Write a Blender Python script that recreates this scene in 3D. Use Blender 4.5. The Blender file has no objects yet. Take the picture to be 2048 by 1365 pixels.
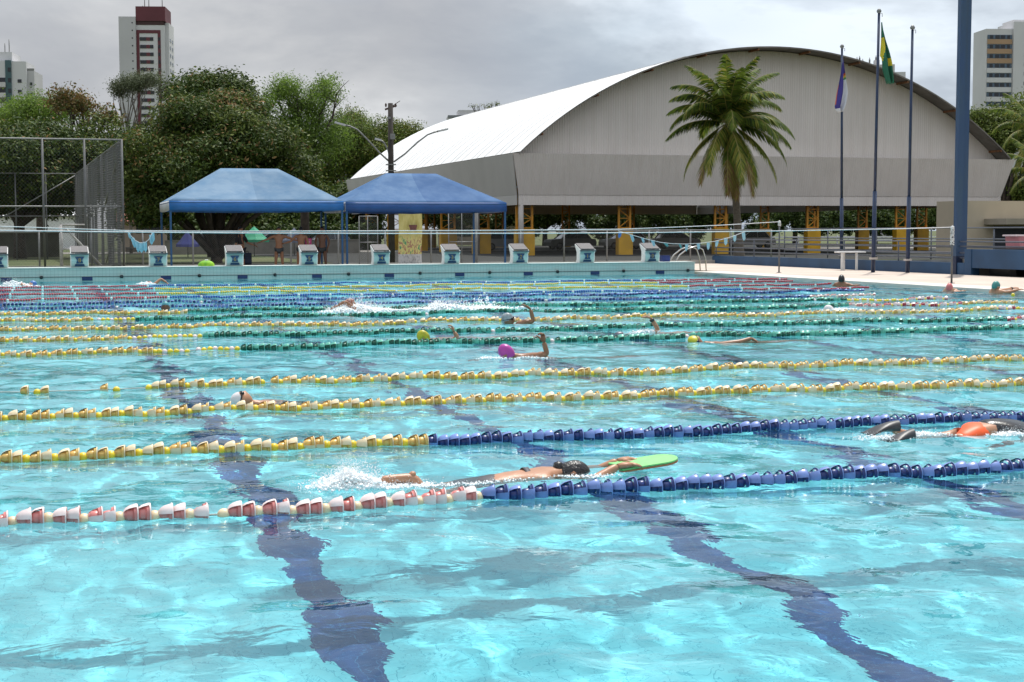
import bpy, bmesh, math, random
import numpy as np
from mathutils import Vector, Matrix, noise

rnd = random.Random(7)
SC = bpy.context.scene
COL = SC.collection
R = math.radians

# ------------------------------------------------------------------ camera
F_PX, PSI, PITCH, ROLL, EYE = 3081.0, 0.295, 0.071, -0.003, 1.57
_fw = Vector((math.sin(PSI) * math.cos(PITCH), math.cos(PSI) * math.cos(PITCH), -math.sin(PITCH)))
_rt = Vector((math.cos(PSI), -math.sin(PSI), 0))
_up = _rt.cross(_fw)
_rt, _up = (_rt * math.cos(ROLL) + _up * math.sin(ROLL)), (_up * math.cos(ROLL) - _rt * math.sin(ROLL))
cam_d = bpy.data.cameras.new('camera')
cam = bpy.data.objects.new('camera', cam_d)
COL.objects.link(cam)
cam.matrix_world = Matrix(((_rt.x, _up.x, -_fw.x, 0), (_rt.y, _up.y, -_fw.y, 0), (_rt.z, _up.z, -_fw.z, EYE), (0, 0, 0, 1)))
cam_d.sensor_width = 36.0
cam_d.lens = 36.0 * F_PX / 2048
cam_d.clip_start, cam_d.clip_end = 0.1, 6000
SC.camera = cam

# ------------------------------------------------------------------ sun and sky
SUN_EL, SUN_AZ = 66.0, 36.0          # azimuth: degrees clockwise from +y (towards +x)
sun_d = bpy.data.lights.new('sun', 'SUN')
sun_d.energy, sun_d.angle, sun_d.color = 3.3, R(1.4), (1.0, 0.965, 0.90)
sun = bpy.data.objects.new('sun', sun_d)
COL.objects.link(sun)
_sd = Vector((math.cos(R(SUN_EL)) * math.sin(R(SUN_AZ)), math.cos(R(SUN_EL)) * math.cos(R(SUN_AZ)), math.sin(R(SUN_EL))))
sun.rotation_euler = _sd.to_track_quat('Z', 'Y').to_euler()
sun.location = (0, 0, 40)
sun_d.cycles.is_caustics_light = True

world = bpy.data.worlds.new('World')
SC.world = world
world.use_nodes = True
wt = world.node_tree
wt.nodes.clear()
def wn(t, **k):
    n = wt.nodes.new(t)
    for a, b in k.items(): setattr(n, a, b)
    return n
sky = wn('ShaderNodeTexSky', sky_type='NISHITA', sun_disc=False)
sky.sun_elevation, sky.sun_rotation = R(SUN_EL), R(SUN_AZ)
tc = wn('ShaderNodeTexCoord')
mp = wn('ShaderNodeMapping'); mp.inputs['Scale'].default_value = (1.0, 1.0, 2.1)
wt.links.new(tc.outputs['Generated'], mp.inputs['Vector'])
def wnoise(scale, detail, rough, dist, off):
    m = wn('ShaderNodeVectorMath', operation='ADD'); m.inputs[1].default_value = off
    wt.links.new(mp.outputs[0], m.inputs[0])
    n = wn('ShaderNodeTexNoise')
    n.inputs['Scale'].default_value = scale; n.inputs['Detail'].default_value = detail
    n.inputs['Roughness'].default_value = rough; n.inputs['Distortion'].default_value = dist
    wt.links.new(m.outputs[0], n.inputs['Vector'])
    return n.outputs[0]
def ramp(tree, src, stops):
    r = tree.nodes.new('ShaderNodeValToRGB')
    while len(r.color_ramp.elements) < len(stops): r.color_ramp.elements.new(0.5)
    for e, (p, c) in zip(r.color_ramp.elements, stops):
        e.position = p; e.color = (*c, 1) if len(c) == 3 else c
    tree.links.new(src, r.inputs[0])
    return r
n1 = wnoise(4.6, 6, 0.56, 0.25, (3.1, 0.7, 1.9))
n2 = wnoise(2.2, 4, 0.5, 0.0, (7.3, 2.2, 0.4))
ccol = ramp(wt, n1, [(0.30, (0.285, 0.30, 0.33)), (0.44, (0.34, 0.353, 0.375)), (0.54, (0.42, 0.428, 0.44)), (0.68, (0.70, 0.70, 0.695))])
cmask = ramp(wt, n2, [(0.34, (0.5, 0.5, 0.5)), (0.48, (1, 1, 1))])
b1 = wn('ShaderNodeBackground'); b1.inputs['Strength'].default_value = 0.07
b2 = wn('ShaderNodeBackground'); spx = wn('ShaderNodeSeparateXYZ'); wt.links.new(tc.outputs['Generated'], spx.inputs[0])
elv = wn('ShaderNodeMapRange'); elv.inputs[1].default_value = 0.10; elv.inputs[2].default_value = 0.8; elv.inputs[3].default_value = 1.13; elv.inputs[4].default_value = 2.1
wt.links.new(spx.outputs[2], elv.inputs[0])          # the cloud deck is thinner and brighter overhead
mx = wn('ShaderNodeMixShader'); wo = wn('ShaderNodeOutputWorld')
wt.links.new(sky.outputs[0], b1.inputs['Color'])
n3 = wnoise(1.5, 2, 0.5, 0.0, (1.9, 3.3, 5.0))
ctint = ramp(wt, n3, [(0.42, (0.88, 0.97, 1.07)), (0.58, (1.0, 1.0, 1.0))])
cmul = wn('ShaderNodeMixRGB', blend_type='MULTIPLY'); cmul.inputs[0].default_value = 1
wt.links.new(ccol.outputs[0], cmul.inputs[1]); wt.links.new(ctint.outputs[0], cmul.inputs[2])
wt.links.new(cmul.outputs[0], b2.inputs['Color']); wt.links.new(elv.outputs[0], b2.inputs['Strength'])
wt.links.new(cmask.outputs[0], mx.inputs[0])
wt.links.new(b1.outputs[0], mx.inputs[1]); wt.links.new(b2.outputs[0], mx.inputs[2])
wt.links.new(mx.outputs[0], wo.inputs['Surface'])

SC.view_settings.view_transform = 'Standard'
SC.view_settings.look = 'None'
SC.view_settings.exposure = 0.36
SC.view_settings.gamma = 1.0
SC.cycles.max_bounces = 12
SC.cycles.transparent_max_bounces = 16
SC.cycles.caustics_refractive = True
SC.cycles.caustics_reflective = False
SC.cycles.sample_clamp_indirect = 4.0
SC.cycles.use_denoising = True

# ------------------------------------------------------------------ helpers
def ray(u, v):
    return _fw * F_PX + _rt * (u - 1024) - _up * (v - 682.5)
def at(u, v, y):
    """world point on the sight line of photo point (u, v) at pool distance y"""
    d = ray(u, v)
    return Vector((0, 0, EYE)) + d * (y / d.y)
def atz(u, v, z):
    d = ray(u, v)
    return Vector((0, 0, EYE)) + d * ((z - EYE) / d.z)

MATS = {}
def mat(name, col, rough=0.6, var=0.0, vscale=4.0, metal=0.0, spec=0.5, bump=0.0, bscale=30.0, col2=None, detail=4, trans=0.0, stretch=(1, 1, 1)):
    """plain surface with a procedural mottle of colour and relief"""
    if name in MATS: return MATS[name]
    m = bpy.data.materials.new(name); MATS[name] = m
    m.use_nodes = True
    t = m.node_tree; p = t.nodes['Principled BSDF']
    p.inputs['Roughness'].default_value = rough
    p.inputs['Metallic'].default_value = metal
    p.inputs['Specular IOR Level'].default_value = spec
    if trans:
        p.inputs['Subsurface Weight'].default_value = 0.0
    tcn = t.nodes.new('ShaderNodeTexCoord')
    mpn = t.nodes.new('ShaderNodeMapping'); mpn.inputs['Scale'].default_value = stretch
    t.links.new(tcn.outputs['Object'], mpn.inputs[0])
    if var > 0 or col2:
        n = t.nodes.new('ShaderNodeTexNoise'); n.inputs['Scale'].default_value = vscale; n.inputs['Detail'].default_value = detail
        t.links.new(mpn.outputs[0], n.inputs['Vector'])
        a = col2 if col2 else tuple(c * (1 - var) for c in col)
        b = col if col2 else tuple(min(1, c * (1 + var)) for c in col)
        r = ramp(t, n.outputs[0], [(0.35, a), (0.65, b)])
        t.links.new(r.outputs[0], p.inputs['Base Color'])
    else:
        p.inputs['Base Color'].default_value = (*col, 1)
    if bump > 0:
        n = t.nodes.new('ShaderNodeTexNoise'); n.inputs['Scale'].default_value = bscale; n.inputs['Detail'].default_value = 3
        t.links.new(mpn.outputs[0], n.inputs['Vector'])
        bn = t.nodes.new('ShaderNodeBump'); bn.inputs['Strength'].default_value = bump; bn.inputs['Distance'].default_value = 0.02
        t.links.new(n.outputs[0], bn.inputs['Height']); t.links.new(bn.outputs[0], p.inputs['Normal'])
    return m

def tag(o, label, cat, group=None):
    o['label'] = label; o['category'] = cat
    if group: o['group'] = group
    return o
def struct(o):
    o['kind'] = 'structure'; return o
def thing(name, loc, label, cat, group=None, rz=0.0):
    o = bpy.data.objects.new(name, None); COL.objects.link(o)
    o.location = loc; o.rotation_euler = (0, 0, rz); o.empty_display_size = 0.2
    return tag(o, label, cat, group)

class MB:
    """collects shapes (given in the local space of the thing) for ONE mesh"""
    def __init__(s): s.v, s.f, s.m, s.sm = [], [], [], []
    def add(s, vs, fs, mi=0, smooth=False):
        o = len(s.v); s.v += [tuple(v) for v in vs]
        s.f += [tuple(i + o for i in f) for f in fs]; s.m += [mi] * len(fs); s.sm += [smooth] * len(fs)
        return s
    def box(s, c, d, mi=0, rz=0.0, M=None):
        hx, hy, hz = d[0] / 2, d[1] / 2, d[2] / 2
        vs = [Vector((x, y, z)) for z in (-hz, hz) for y in (-hy, hy) for x in (-hx, hx)]
        if M: vs = [M @ v for v in vs]
        elif rz:
            q = Matrix.Rotation(rz, 3, 'Z'); vs = [q @ v for v in vs]
        c = Vector(c); vs = [v + c for v in vs]
        return s.add(vs, [(0, 2, 3, 1), (4, 5, 7, 6), (0, 1, 5, 4), (2, 6, 7, 3), (0, 4, 6, 2), (1, 3, 7, 5)], mi)
    def box2(s, a, b, mi=0):
        return s.box([(a[i] + b[i]) / 2 for i in range(3)], [abs(b[i] - a[i]) for i in range(3)], mi)
    def tube(s, pts, r, n=8, mi=0, cap=True, smooth=True):
        pts = [Vector(p) for p in pts]
        rs = r if isinstance(r, (list, tuple)) else [r] * len(pts)
        vs, fs = [], []
        ref = None
        for i, p in enumerate(pts):
            d = (pts[min(i + 1, len(pts) - 1)] - pts[max(i - 1, 0)])
            d = d.normalized() if d.length > 1e-9 else Vector((0, 0, 1))
            if ref is None: ref = d.orthogonal().normalized()
            a = (ref - d * ref.dot(d)); a = a.normalized() if a.length > 1e-6 else d.orthogonal().normalized()
            ref = a; b = d.cross(a)
            for k in range(n):
                t = 2 * math.pi * k / n
                vs.append(p + (a * math.cos(t) + b * math.sin(t)) * rs[i])
        for i in range(len(pts) - 1):
            for k in range(n):
                fs.append((i * n + k, i * n + (k + 1) % n, (i + 1) * n + (k + 1) % n, (i + 1) * n + k))
        s.add(vs, fs, mi, smooth)
        if cap:
            o = len(s.v) - len(vs)
            s.f.append(tuple(o + k for k in reversed(range(n)))); s.m.append(mi); s.sm.append(False)
            s.f.append(tuple(o + (len(pts) - 1) * n + k for k in range(n))); s.m.append(mi); s.sm.append(False)
        return s
    def bar(s, a, b, w, h=None, mi=0):
        """square bar from a to b"""
        a, b = Vector(a), Vector(b); d = (b - a); L = d.length
        q = d.to_track_quat('Z', 'Y').to_matrix()
        return s.box((a + b) / 2, (w, h or w, L), mi, M=q)
    def lathe(s, prof, n=16, mi=0, axis='Z', c=(0, 0, 0), smooth=True):
        vs, fs = [], []
        for (r, z) in prof:
            for k in range(n):
                t = 2 * math.pi * k / n
                p = (r * math.cos(t), r * math.sin(t), z)
                if axis == 'X': p = (p[2], p[0], p[1])
                if axis == 'Y': p = (p[0], p[2], p[1])
                vs.append((p[0] + c[0], p[1] + c[1], p[2] + c[2]))
        for i in range(len(prof) - 1):
            for k in range(n):
                fs.append((i * n + k, i * n + (k + 1) % n, (i + 1) * n + (k + 1) % n, (i + 1) * n + k))
        return s.add(vs, fs, mi, smooth)
    def poly(s, pts, mi=0):
        return s.add(pts, [tuple(range(len(pts)))], mi)
    def prism(s, pts, axis, a, b, mi=0):
        """pts 2D outline extruded along axis from a to b ('X': pts=(y,z); 'Y': (x,z); 'Z': (x,y))"""
        def P(p, t):
            return {'X': (t, p[0], p[1]), 'Y': (p[0], t, p[1]), 'Z': (p[0], p[1], t)}[axis]
        n = len(pts)
        vs = [P(p, a) for p in pts] + [P(p, b) for p in pts]
        fs = [tuple(reversed(range(n))), tuple(range(n, 2 * n))] + [(i, (i + 1) % n, n + (i + 1) % n, n + i) for i in range(n)]
        return s.add(vs, fs, mi)
    def mesh(s, name, mats):
        me = bpy.data.meshes.new(name)
        me.from_pydata(s.v, [], s.f)
        for m in (mats if isinstance(mats, (list, tuple)) else [mats]): me.materials.append(m)
        me.polygons.foreach_set('material_index', s.m)
        me.polygons.foreach_set('use_smooth', s.sm)
        me.update()
        bm = bmesh.new(); bm.from_mesh(me)
        bmesh.ops.recalc_face_normals(bm, faces=bm.faces); bm.to_mesh(me); bm.free()
        return me
    def build(s, name, mats, parent=None, bevel=0.0):
        o = bpy.data.objects.new(name, s.mesh(name, mats)); COL.objects.link(o)
        if parent is not None: o.parent = parent
        if bevel:
            b = o.modifiers.new('bevel', 'BEVEL'); b.width = bevel; b.segments = 2; b.limit_method = 'ANGLE'
        return o
def link(name, me, parent=None, loc=(0, 0, 0), rot=(0, 0, 0), scale=(1, 1, 1)):
    o = bpy.data.objects.new(name, me); COL.objects.link(o)
    o.parent = parent; o.location = loc; o.rotation_euler = rot; o.scale = scale
    return o
def copy_tree(src, parent=None):
    c = src.copy(); COL.objects.link(c); c.parent = parent
    for ch in [o for o in list(COL.objects) if o.parent == src]: copy_tree(ch, c)
    return c
def np_mesh(name, V, Fq, mats, smooth=False, mi=None):
    """fast mesh from numpy arrays of vertices and equal-sized faces"""
    me = bpy.data.meshes.new(name)
    nf, k = Fq.shape
    me.vertices.add(len(V)); me.vertices.foreach_set('co', np.asarray(V, np.float32).ravel())
    me.loops.add(nf * k); me.loops.foreach_set('vertex_index', np.asarray(Fq, np.int32).ravel())
    me.polygons.add(nf); me.polygons.foreach_set('loop_start', np.arange(0, nf * k, k, dtype=np.int32))
    me.polygons.foreach_set('use_smooth', np.full(nf, smooth))
    for m in (mats if isinstance(mats, (list, tuple)) else [mats]): me.materials.append(m)
    if mi is not None: me.polygons.foreach_set('material_index', np.asarray(mi, np.int32))
    me.update(); me.validate()
    return me

# ------------------------------------------------------------------ pool, deck and ground
PX0, PX1, PY0, PY1 = -2.5, 22.99, 1.7, 51.84
DEPTH, TOPW, DECK = 2.0, 0.425, 0.06
ROPE_Y1 = 8.707

def tile_mat(name, c1, c2, grout, size, rough=0.25, gw=0.03, bump=0.0):
    m = bpy.data.materials.new(name); m.use_nodes = True; t = m.node_tree; p = t.nodes['Principled BSDF']
    tcn = t.nodes.new('ShaderNodeTexCoord')
    br = t.nodes.new('ShaderNodeTexBrick'); br.offset = 0.0; br.squash = 1.0
    br.inputs['Scale'].default_value = 1.0; br.inputs['Brick Width'].default_value = size; br.inputs['Row Height'].default_value = size
    br.inputs['Mortar Size'].default_value = size * gw; br.inputs['Mortar Smooth'].default_value = 0.2
    br.inputs['Color1'].default_value = (*c1, 1); br.inputs['Color2'].default_value = (*c2, 1); br.inputs['Mortar'].default_value = (*grout, 1)
    t.links.new(tcn.outputs['UV'], br.inputs['Vector'])
    n = t.nodes.new('ShaderNodeTexNoise'); n.inputs['Scale'].default_value = 0.8; n.inputs['Detail'].default_value = 4
    t.links.new(tcn.outputs['UV'], n.inputs['Vector'])
    r = ramp(t, n.outputs[0], [(0.3, (0.86, 0.9, 0.92)), (0.7, (1, 1, 1))])
    mm = t.nodes.new('ShaderNodeMixRGB'); mm.blend_type = 'MULTIPLY'; mm.inputs[0].default_value = 1
    t.links.new(br.outputs[0], mm.inputs[1]); t.links.new(r.outputs[0], mm.inputs[2])
    t.links.new(mm.outputs[0], p.inputs['Base Color']); p.inputs['Roughness'].default_value = rough
    return m
def uv_box(me):
    """UVs in metres from the dominant plane of each face"""
    uv = me.uv_layers.new(name='uv')
    for p in me.polygons:
        n = p.normal
        for li in p.loop_indices:
            c = me.vertices[me.loops[li].vertex_index].co
            uv.data[li].uv = (c.x, c.y) if abs(n.z) > 0.6 else ((c.y, c.z) if abs(n.x) > 0.6 else (c.x, c.z))

M_floor = tile_mat('pool_tiles', (0.19, 0.66, 0.73), (0.205, 0.69, 0.76), (0.08, 0.44, 0.54), 0.115)
M_line = tile_mat('line_tiles', (0.010, 0.045, 0.165), (0.013, 0.05, 0.18), (0.04, 0.14, 0.30), 0.115)
M_wallt = tile_mat('wall_tiles', (0.47, 0.575, 0.535), (0.485, 0.59, 0.55), (0.27, 0.38, 0.37), 0.115, gw=0.035)

b = MB()
b.add([(PX0 - .01, PY0 - .01, -DEPTH), (PX1 + .01, PY0 - .01, -DEPTH), (PX1 + .01, PY1 + .01, -DEPTH), (PX0 - .01, PY1 + .01, -DEPTH),
       (PX0 - .01, PY0 - .01, -.45), (PX1 + .01, PY0 - .01, -.45), (PX1 + .01, PY1 + .01, -.45), (PX0 - .01, PY1 + .01, -.45)],
      [(0, 1, 2, 3), (0, 4, 5, 1), (1, 5, 6, 2), (2, 6, 7, 3), (3, 7, 4, 0)])
basin = struct(b.build('pool_basin', M_floor)); 
uv_box(basin.data); basin.data.polygons.foreach_set('use_smooth', [False] * 5)
b = MB()
for k in range(-1, 9):
    x = 1.5 + 2.5 * k
    b.add([(x - 0.14, PY0 + 1.5, -DEPTH + .004), (x + 0.14, PY0 + 1.5, -DEPTH + .004), (x + 0.14, PY1 - 2, -DEPTH + .004), (x - 0.14, PY1 - 2, -DEPTH + .004)], [(0, 1, 2, 3)])
lines = struct(b.build('pool_lane_markings', M_line)); uv_box(lines.data)

# water: one sheet with real waves
def wave_height(X, Y):
    g = np.random.default_rng(11)
    Z = np.zeros_like(X)
    # calm near the camera and choppier in the lanes where people swim
    for lam, amp, n in ((2.6, 0.0085, 5), (1.35, 0.0058, 7), (0.72, 0.0042, 9), (0.40, 0.0021, 10), (0.24, 0.0008, 10)):
        for i in range(n):
            a = g.uniform(0, 2 * math.pi); k = 2 * math.pi / (lam * g.uniform(.8, 1.25)); ph = g.uniform(0, 6.28)
            # a slowly wandering phase keeps the crests from running straight
            wob = 0.9 * np.sin(X * g.uniform(.2, .5) + Y * g.uniform(-.4, .4) + g.uniform(0, 6)) + 0.7 * np.sin(Y * g.uniform(.3, .6) + X * g.uniform(-.3, .3) + g.uniform(0, 6))
            Z += amp * np.sin(k * (math.cos(a) * X + math.sin(a) * Y) + ph + wob) / math.sqrt(n) * 1.5
    mod = (0.72 + 0.38 * np.clip((Y - 8) / 10, 0, 1)) + 0.30 * np.sin(X * .31 + Y * .17 + 1) * np.sin(Y * .23 - X * .11 + 2)
    return Z * mod
def axis_steps(a, b, s0, grow, smax):
    out = [a]; s = s0
    while out[-1] < b:
        out.append(out[-1] + s); s = min(smax, s * grow)
    out[-1] = b
    return np.array(out)
ys = np.concatenate([np.linspace(PY0, 4.4, 40)[:-1], axis_steps(4.4, PY1, 0.028, 1.0042, 0.14)])
xs = np.concatenate([np.linspace(PX0, -1.0, 30)[:-1], axis_steps(-1.0, PX1, 0.032, 1.0025, 0.085)])
GX, GY = np.meshgrid(xs, ys)
GZ = wave_height(GX, GY)
nx_, ny_ = len(xs), len(ys)
V = np.stack([GX.ravel(), GY.ravel(), GZ.ravel()], 1)
I = np.arange(nx_ * ny_).reshape(ny_, nx_)
Fq = np.stack([I[:-1, :-1].ravel(), I[:-1, 1:].ravel(), I[1:, 1:].ravel(), I[1:, :-1].ravel()], 1)
M_water = bpy.data.materials.new('pool_water'); M_water.use_nodes = True
t = M_water.node_tree; t.nodes.clear()
out = t.nodes.new('ShaderNodeOutputMaterial')
gl = t.nodes.new('ShaderNodeBsdfGlass'); gl.inputs['IOR'].default_value = 1.333; gl.inputs['Roughness'].default_value = 0.0
gl.inputs['Color'].default_value = (0.90, 0.985, 1.0, 1)
tcn = t.nodes.new('ShaderNodeTexCoord')
nz = t.nodes.new('ShaderNodeTexNoise'); nz.inputs['Scale'].default_value = 4.2; nz.inputs['Detail'].default_value = 3.5; nz.inputs['Roughness'].default_value = 0.5; nz.inputs['Distortion'].default_value = 0.5
t.links.new(tcn.outputs['Object'], nz.inputs['Vector'])
bp = t.nodes.new('ShaderNodeBump'); bp.inputs['Strength'].default_value = 1.0; bp.inputs['Distance'].default_value = 0.019
spw = t.nodes.new('ShaderNodeSeparateXYZ'); t.links.new(tcn.outputs['Object'], spw.inputs[0])
mrw = t.nodes.new('ShaderNodeMapRange'); mrw.inputs[1].default_value = 7.0; mrw.inputs[2].default_value = 22.0; mrw.inputs[3].default_value = 0.35; mrw.inputs[4].default_value = 1.0
t.links.new(spw.outputs[1], mrw.inputs[0]); t.links.new(mrw.outputs[0], bp.inputs['Strength'])   # choppier where people swim
t.links.new(nz.outputs[0], bp.inputs['Height']); t.links.new(bp.outputs[0], gl.inputs['Normal'])
t.links.new(gl.outputs[0], out.inputs['Surface'])
water = struct(link('pool_water', np_mesh('pool_water', V, Fq, M_water, True)))
water.cycles.is_caustics_caster = True
def caustic(o):
    o.cycles.is_caustics_receiver = True; return o
caustic(basin); caustic(lines)
# ------------------------------------------------------------------ decks and ground
M_deck = mat('deck_stone', (0.50, 0.415, 0.35), 0.8, 0.10, 0.5, bump=0.2, bscale=60)
M_coping = mat('coping_stone', (0.62, 0.565, 0.51), 0.7, 0.05, 1.5, bump=0.1, bscale=40)
M_grass_ground = mat('ground_turf', (0.10, 0.105, 0.035), 0.95, vscale=0.22, col2=(0.045, 0.07, 0.014), bump=0.6, bscale=8, detail=8)
M_conc = mat('concrete', (0.36, 0.34, 0.31), 0.85, 0.14, 1.2, bump=0.2)
b = MB()
def sheet(b, x0, y0, x1, y1, z, mi=0): b.add([(x0, y0, z), (x1, y0, z), (x1, y1, z), (x0, y1, z)], [(0, 1, 2, 3)], mi)
# ground: four strips round the pool so the basin stays open
gz = 0.0
BIG = 3000
sheet(b, -BIG, -BIG, BIG, PY0 - .5, gz); sheet(b, -BIG, PY1 + .5, BIG, BIG, gz)
sheet(b, -BIG, PY0 - .5, PX0 - .5, PY1 + .5, gz); sheet(b, PX1 + .5, PY0 - .5, BIG, PY1 + .5, gz)
struct(b.build('ground', M_grass_ground))
b = MB()
DX1 = 29.9
b.box2((PX1 + 1.2, PY0 - 6, -.5), (DX1, 66, DECK)); b.box2((PX0 - 6, PY0 - 6, -.5), (PX1 + 1.2, PY0 - 0.45, DECK)); b.box2((PX0 - 6, PY0 - .45, -.5), (PX0 - .45, PY1, DECK))
struct(b.build('pool_deck', M_deck))
b = MB()
b.box2((PX1, PY0 - .45, -.49), (PX1 + 1.2, PY1 + .9, DECK + .012)); b.box2((PX0 - .45, PY0 - .45, -.49), (PX1, PY0, DECK + .012)); b.box2((PX0 - .45, PY0, -.49), (PX0, PY1, DECK + .012))
struct(b.build('pool_coping', M_coping))
b = MB(); sheet(b, 3.0, 53.6, 20.0, 66, 0.012); struct(b.build('tent_paving', M_conc))
b = MB(); sheet(b, 14, 73.5, 90, 158, 0.012); struct(b.build('hall_court_floor', mat('court', (0.022, 0.023, 0.02), 1.0, 0.15, 0.7)))
b = MB(); sheet(b, -90, 118, 160, 127, 0.02); struct(b.build('street', mat('asphalt', (0.20, 0.185, 0.165), 0.85, 0.15, 0.6)))

# ------------------------------------------------------------------ raised end wall with starting blocks
M_navy = mat('navy_enamel', (0.012, 0.03, 0.115), 0.35, 0.15, 6)
M_black = mat('black_rubber', (0.015, 0.017, 0.018), 0.5)
M_white = mat('white_paint', (0.72, 0.72, 0.70), 0.45, 0.06, 5)
BX0, BX1 = PX0 - 0.4, 22.72
endwall = thing('starting_wall', (10, PY1, 0), 'raised pale green tiled wall along the far end of the pool', 'pool wall')
b = MB(); b.box2((BX0 - 10, 0.0, -.6), (BX1 - 10, 1.0, TOPW))
o = b.build('wall', M_wallt, endwall); uv_box(o.data); caustic(o)
b = MB(); b.box2((BX0 - 10.02, -.03, TOPW), (BX1 - 9.98, 1.03, TOPW + .025)); b.build('coping', mat('wall_coping', (0.50, 0.56, 0.53), 0.6, 0.1, 3), endwall)
b = MB(); b.tube([(BX0 - 10, -.02, .145), (BX1 - 10, -.02, .145)], .008, 6); b.build('gutter_line', M_black, endwall)
tg = MB(); tg.box((0, -.012, .085), (.33, .025, .13)); tgm = tg.mesh('wall_target', M_navy)
bl = MB(); bl.lathe([(0.0, -.055), (.034, -.05), (.055, -.03), (.06, 0), (.055, .03), (.034, .05), (0, .055)], 12); blm = bl.mesh('drain_ball', M_black)
for k in range(-1, 9):
    x = 1.137 + 2.5 * k - 10
    link('wall_target', tgm, endwall, (x + .22, 0, 0))
    if k < 9: link('drain_ball', blm, endwall, (x + 1.30, -.05, .14))

M_plat = mat('nonslip_grey', (0.16, 0.15, 0.15), 0.85, 0.2, 30)
M_aqua = mat('aqua_panel', (0.42, 0.62, 0.60), 0.45, 0.05, 6)
M_gold = mat('gold_digit', (0.42, 0.30, 0.10), 0.5)
M_bnavy = mat('emblem_blue', (0.015, 0.07, 0.17), 0.5)
M_block = mat('block_white', (0.74, 0.74, 0.72), 0.4, 0.06, 6)
def text_mesh(s, size, m, ext=0.004, name='number'):
    c = bpy.data.curves.new(name, 'FONT'); c.body = s; c.size = size; c.align_x = 'CENTER'; c.align_y = 'CENTER'; c.extrude = ext; c.resolution_u = 3
    o = bpy.data.objects.new(name + '_tmp', c); COL.objects.link(o)
    dg = bpy.context.evaluated_depsgraph_get()
    me = bpy.data.meshes.new_from_object(o.evaluated_get(dg)); me.name = name
    bpy.data.objects.remove(o)
    me.materials.clear(); me.materials.append(m)
    return me
# block shape parts, local: x across, y away from the pool, z up from the wall top
side = MB()
outline = [(-.16, 0), (-.20, .10), (-.225, .22), (-.20, .33), (-.30, .425), (-.30, .455), (.30, .66), (.315, .63), (.26, .56), (.13, .40), (.07, .28), (.10, .12), (.20, .0)]
side.prism(outline, 'X', -.015, .015)
sidem = side.mesh('side_panel', M_block)
fp = MB(); fp.prism([(-.185, 0.015), (-.225, .10), (-.25, .22), (-.225, .33), (-.21, .40), (-.12, .40), (-.1, .015)], 'X', -.255, .255); fpm = fp.mesh('front_panel', M_aqua)
pl = MB(); q = Matrix.Rotation(math.atan2(.205, .60), 3, 'X')
pl.box((0, .005, .578), (.53, .60, .035), M=q); plm = pl.mesh('platform', M_plat)
nose = MB(); nose.box((0, -.31, .425), (.60, .05, .05)); nosem = nose.mesh('platform_edge', mat('block_edge', (0.10, 0.13, 0.14), 0.6))
em = MB()
em.add([(-.15, -.247, .345), (.15, -.247, .345), (.085, -.262, .235), (-.085, -.262, .235)], [(0, 1, 2, 3)])
em.add([(-.085, -.262, .225), (.085, -.262, .225), (.11, -.245, .125), (-.11, -.245, .125)], [(0, 1, 2, 3)])
em.add([(-.14, -.243, .105), (.14, -.243, .105), (.16, -.20, .03), (-.16, -.20, .03)], [(0, 1, 2, 3)])
emm = em.mesh('emblem', M_bnavy)
bk = MB(); bk.box((0, .20, .20), (.50, .03, .40)); bkm = bk.mesh('back_panel', M_block)
for k in range(-1, 9):
    d = str(8 - k)
    x = 1.137 + 2.5 * k
    t = thing('starting_block', (x, PY1 + .42, TOPW + .025), 'white starting block with number %s on its aqua front panel' % d, 'starting block', 'starting blocks along the raised end wall')
    for sx in (-1, 1): link('side_panel', sidem, t, (sx * .272, 0, 0))
    f = link('front_panel', fpm, t); link('platform', plm, t); link('platform_edge', nosem, t); link('back_panel', bkm, t)
    e = link('emblem', emm, f)
    link('number', text_mesh(d, .19, M_gold), f, (0, -.268, .22), (R(90), 0, 0))

# ------------------------------------------------------------------ lane ropes
def plastic(name, c, rough=0.35, var=0.08):
    return mat(name, c, rough, var, 9)
P_cream, P_creamd = plastic('cream_plastic', (0.76, 0.62, 0.40)), plastic('ochre_plastic', (0.66, 0.42, 0.11))
P_yel = plastic('yellow_plastic', (0.80, 0.58, 0.03))
P_lav, P_navy = plastic('pale_blue_plastic', (0.15, 0.23, 0.52)), plastic('navy_plastic', (0.008, 0.028, 0.15))
P_gl, P_gd = plastic('mint_plastic', (0.10, 0.42, 0.31)), plastic('green_plastic', (0.004, 0.10, 0.06))
P_pw, P_pk = plastic('pinkish_white_plastic', (0.80, 0.66, 0.64)), plastic('salmon_plastic', (0.66, 0.23, 0.21))
P_rd, P_wh = plastic('red_plastic', (0.50, 0.03, 0.055)), plastic('white_plastic', (0.80, 0.80, 0.78))
P_bl = plastic('blue_plastic', (0.015, 0.10, 0.42))
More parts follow.
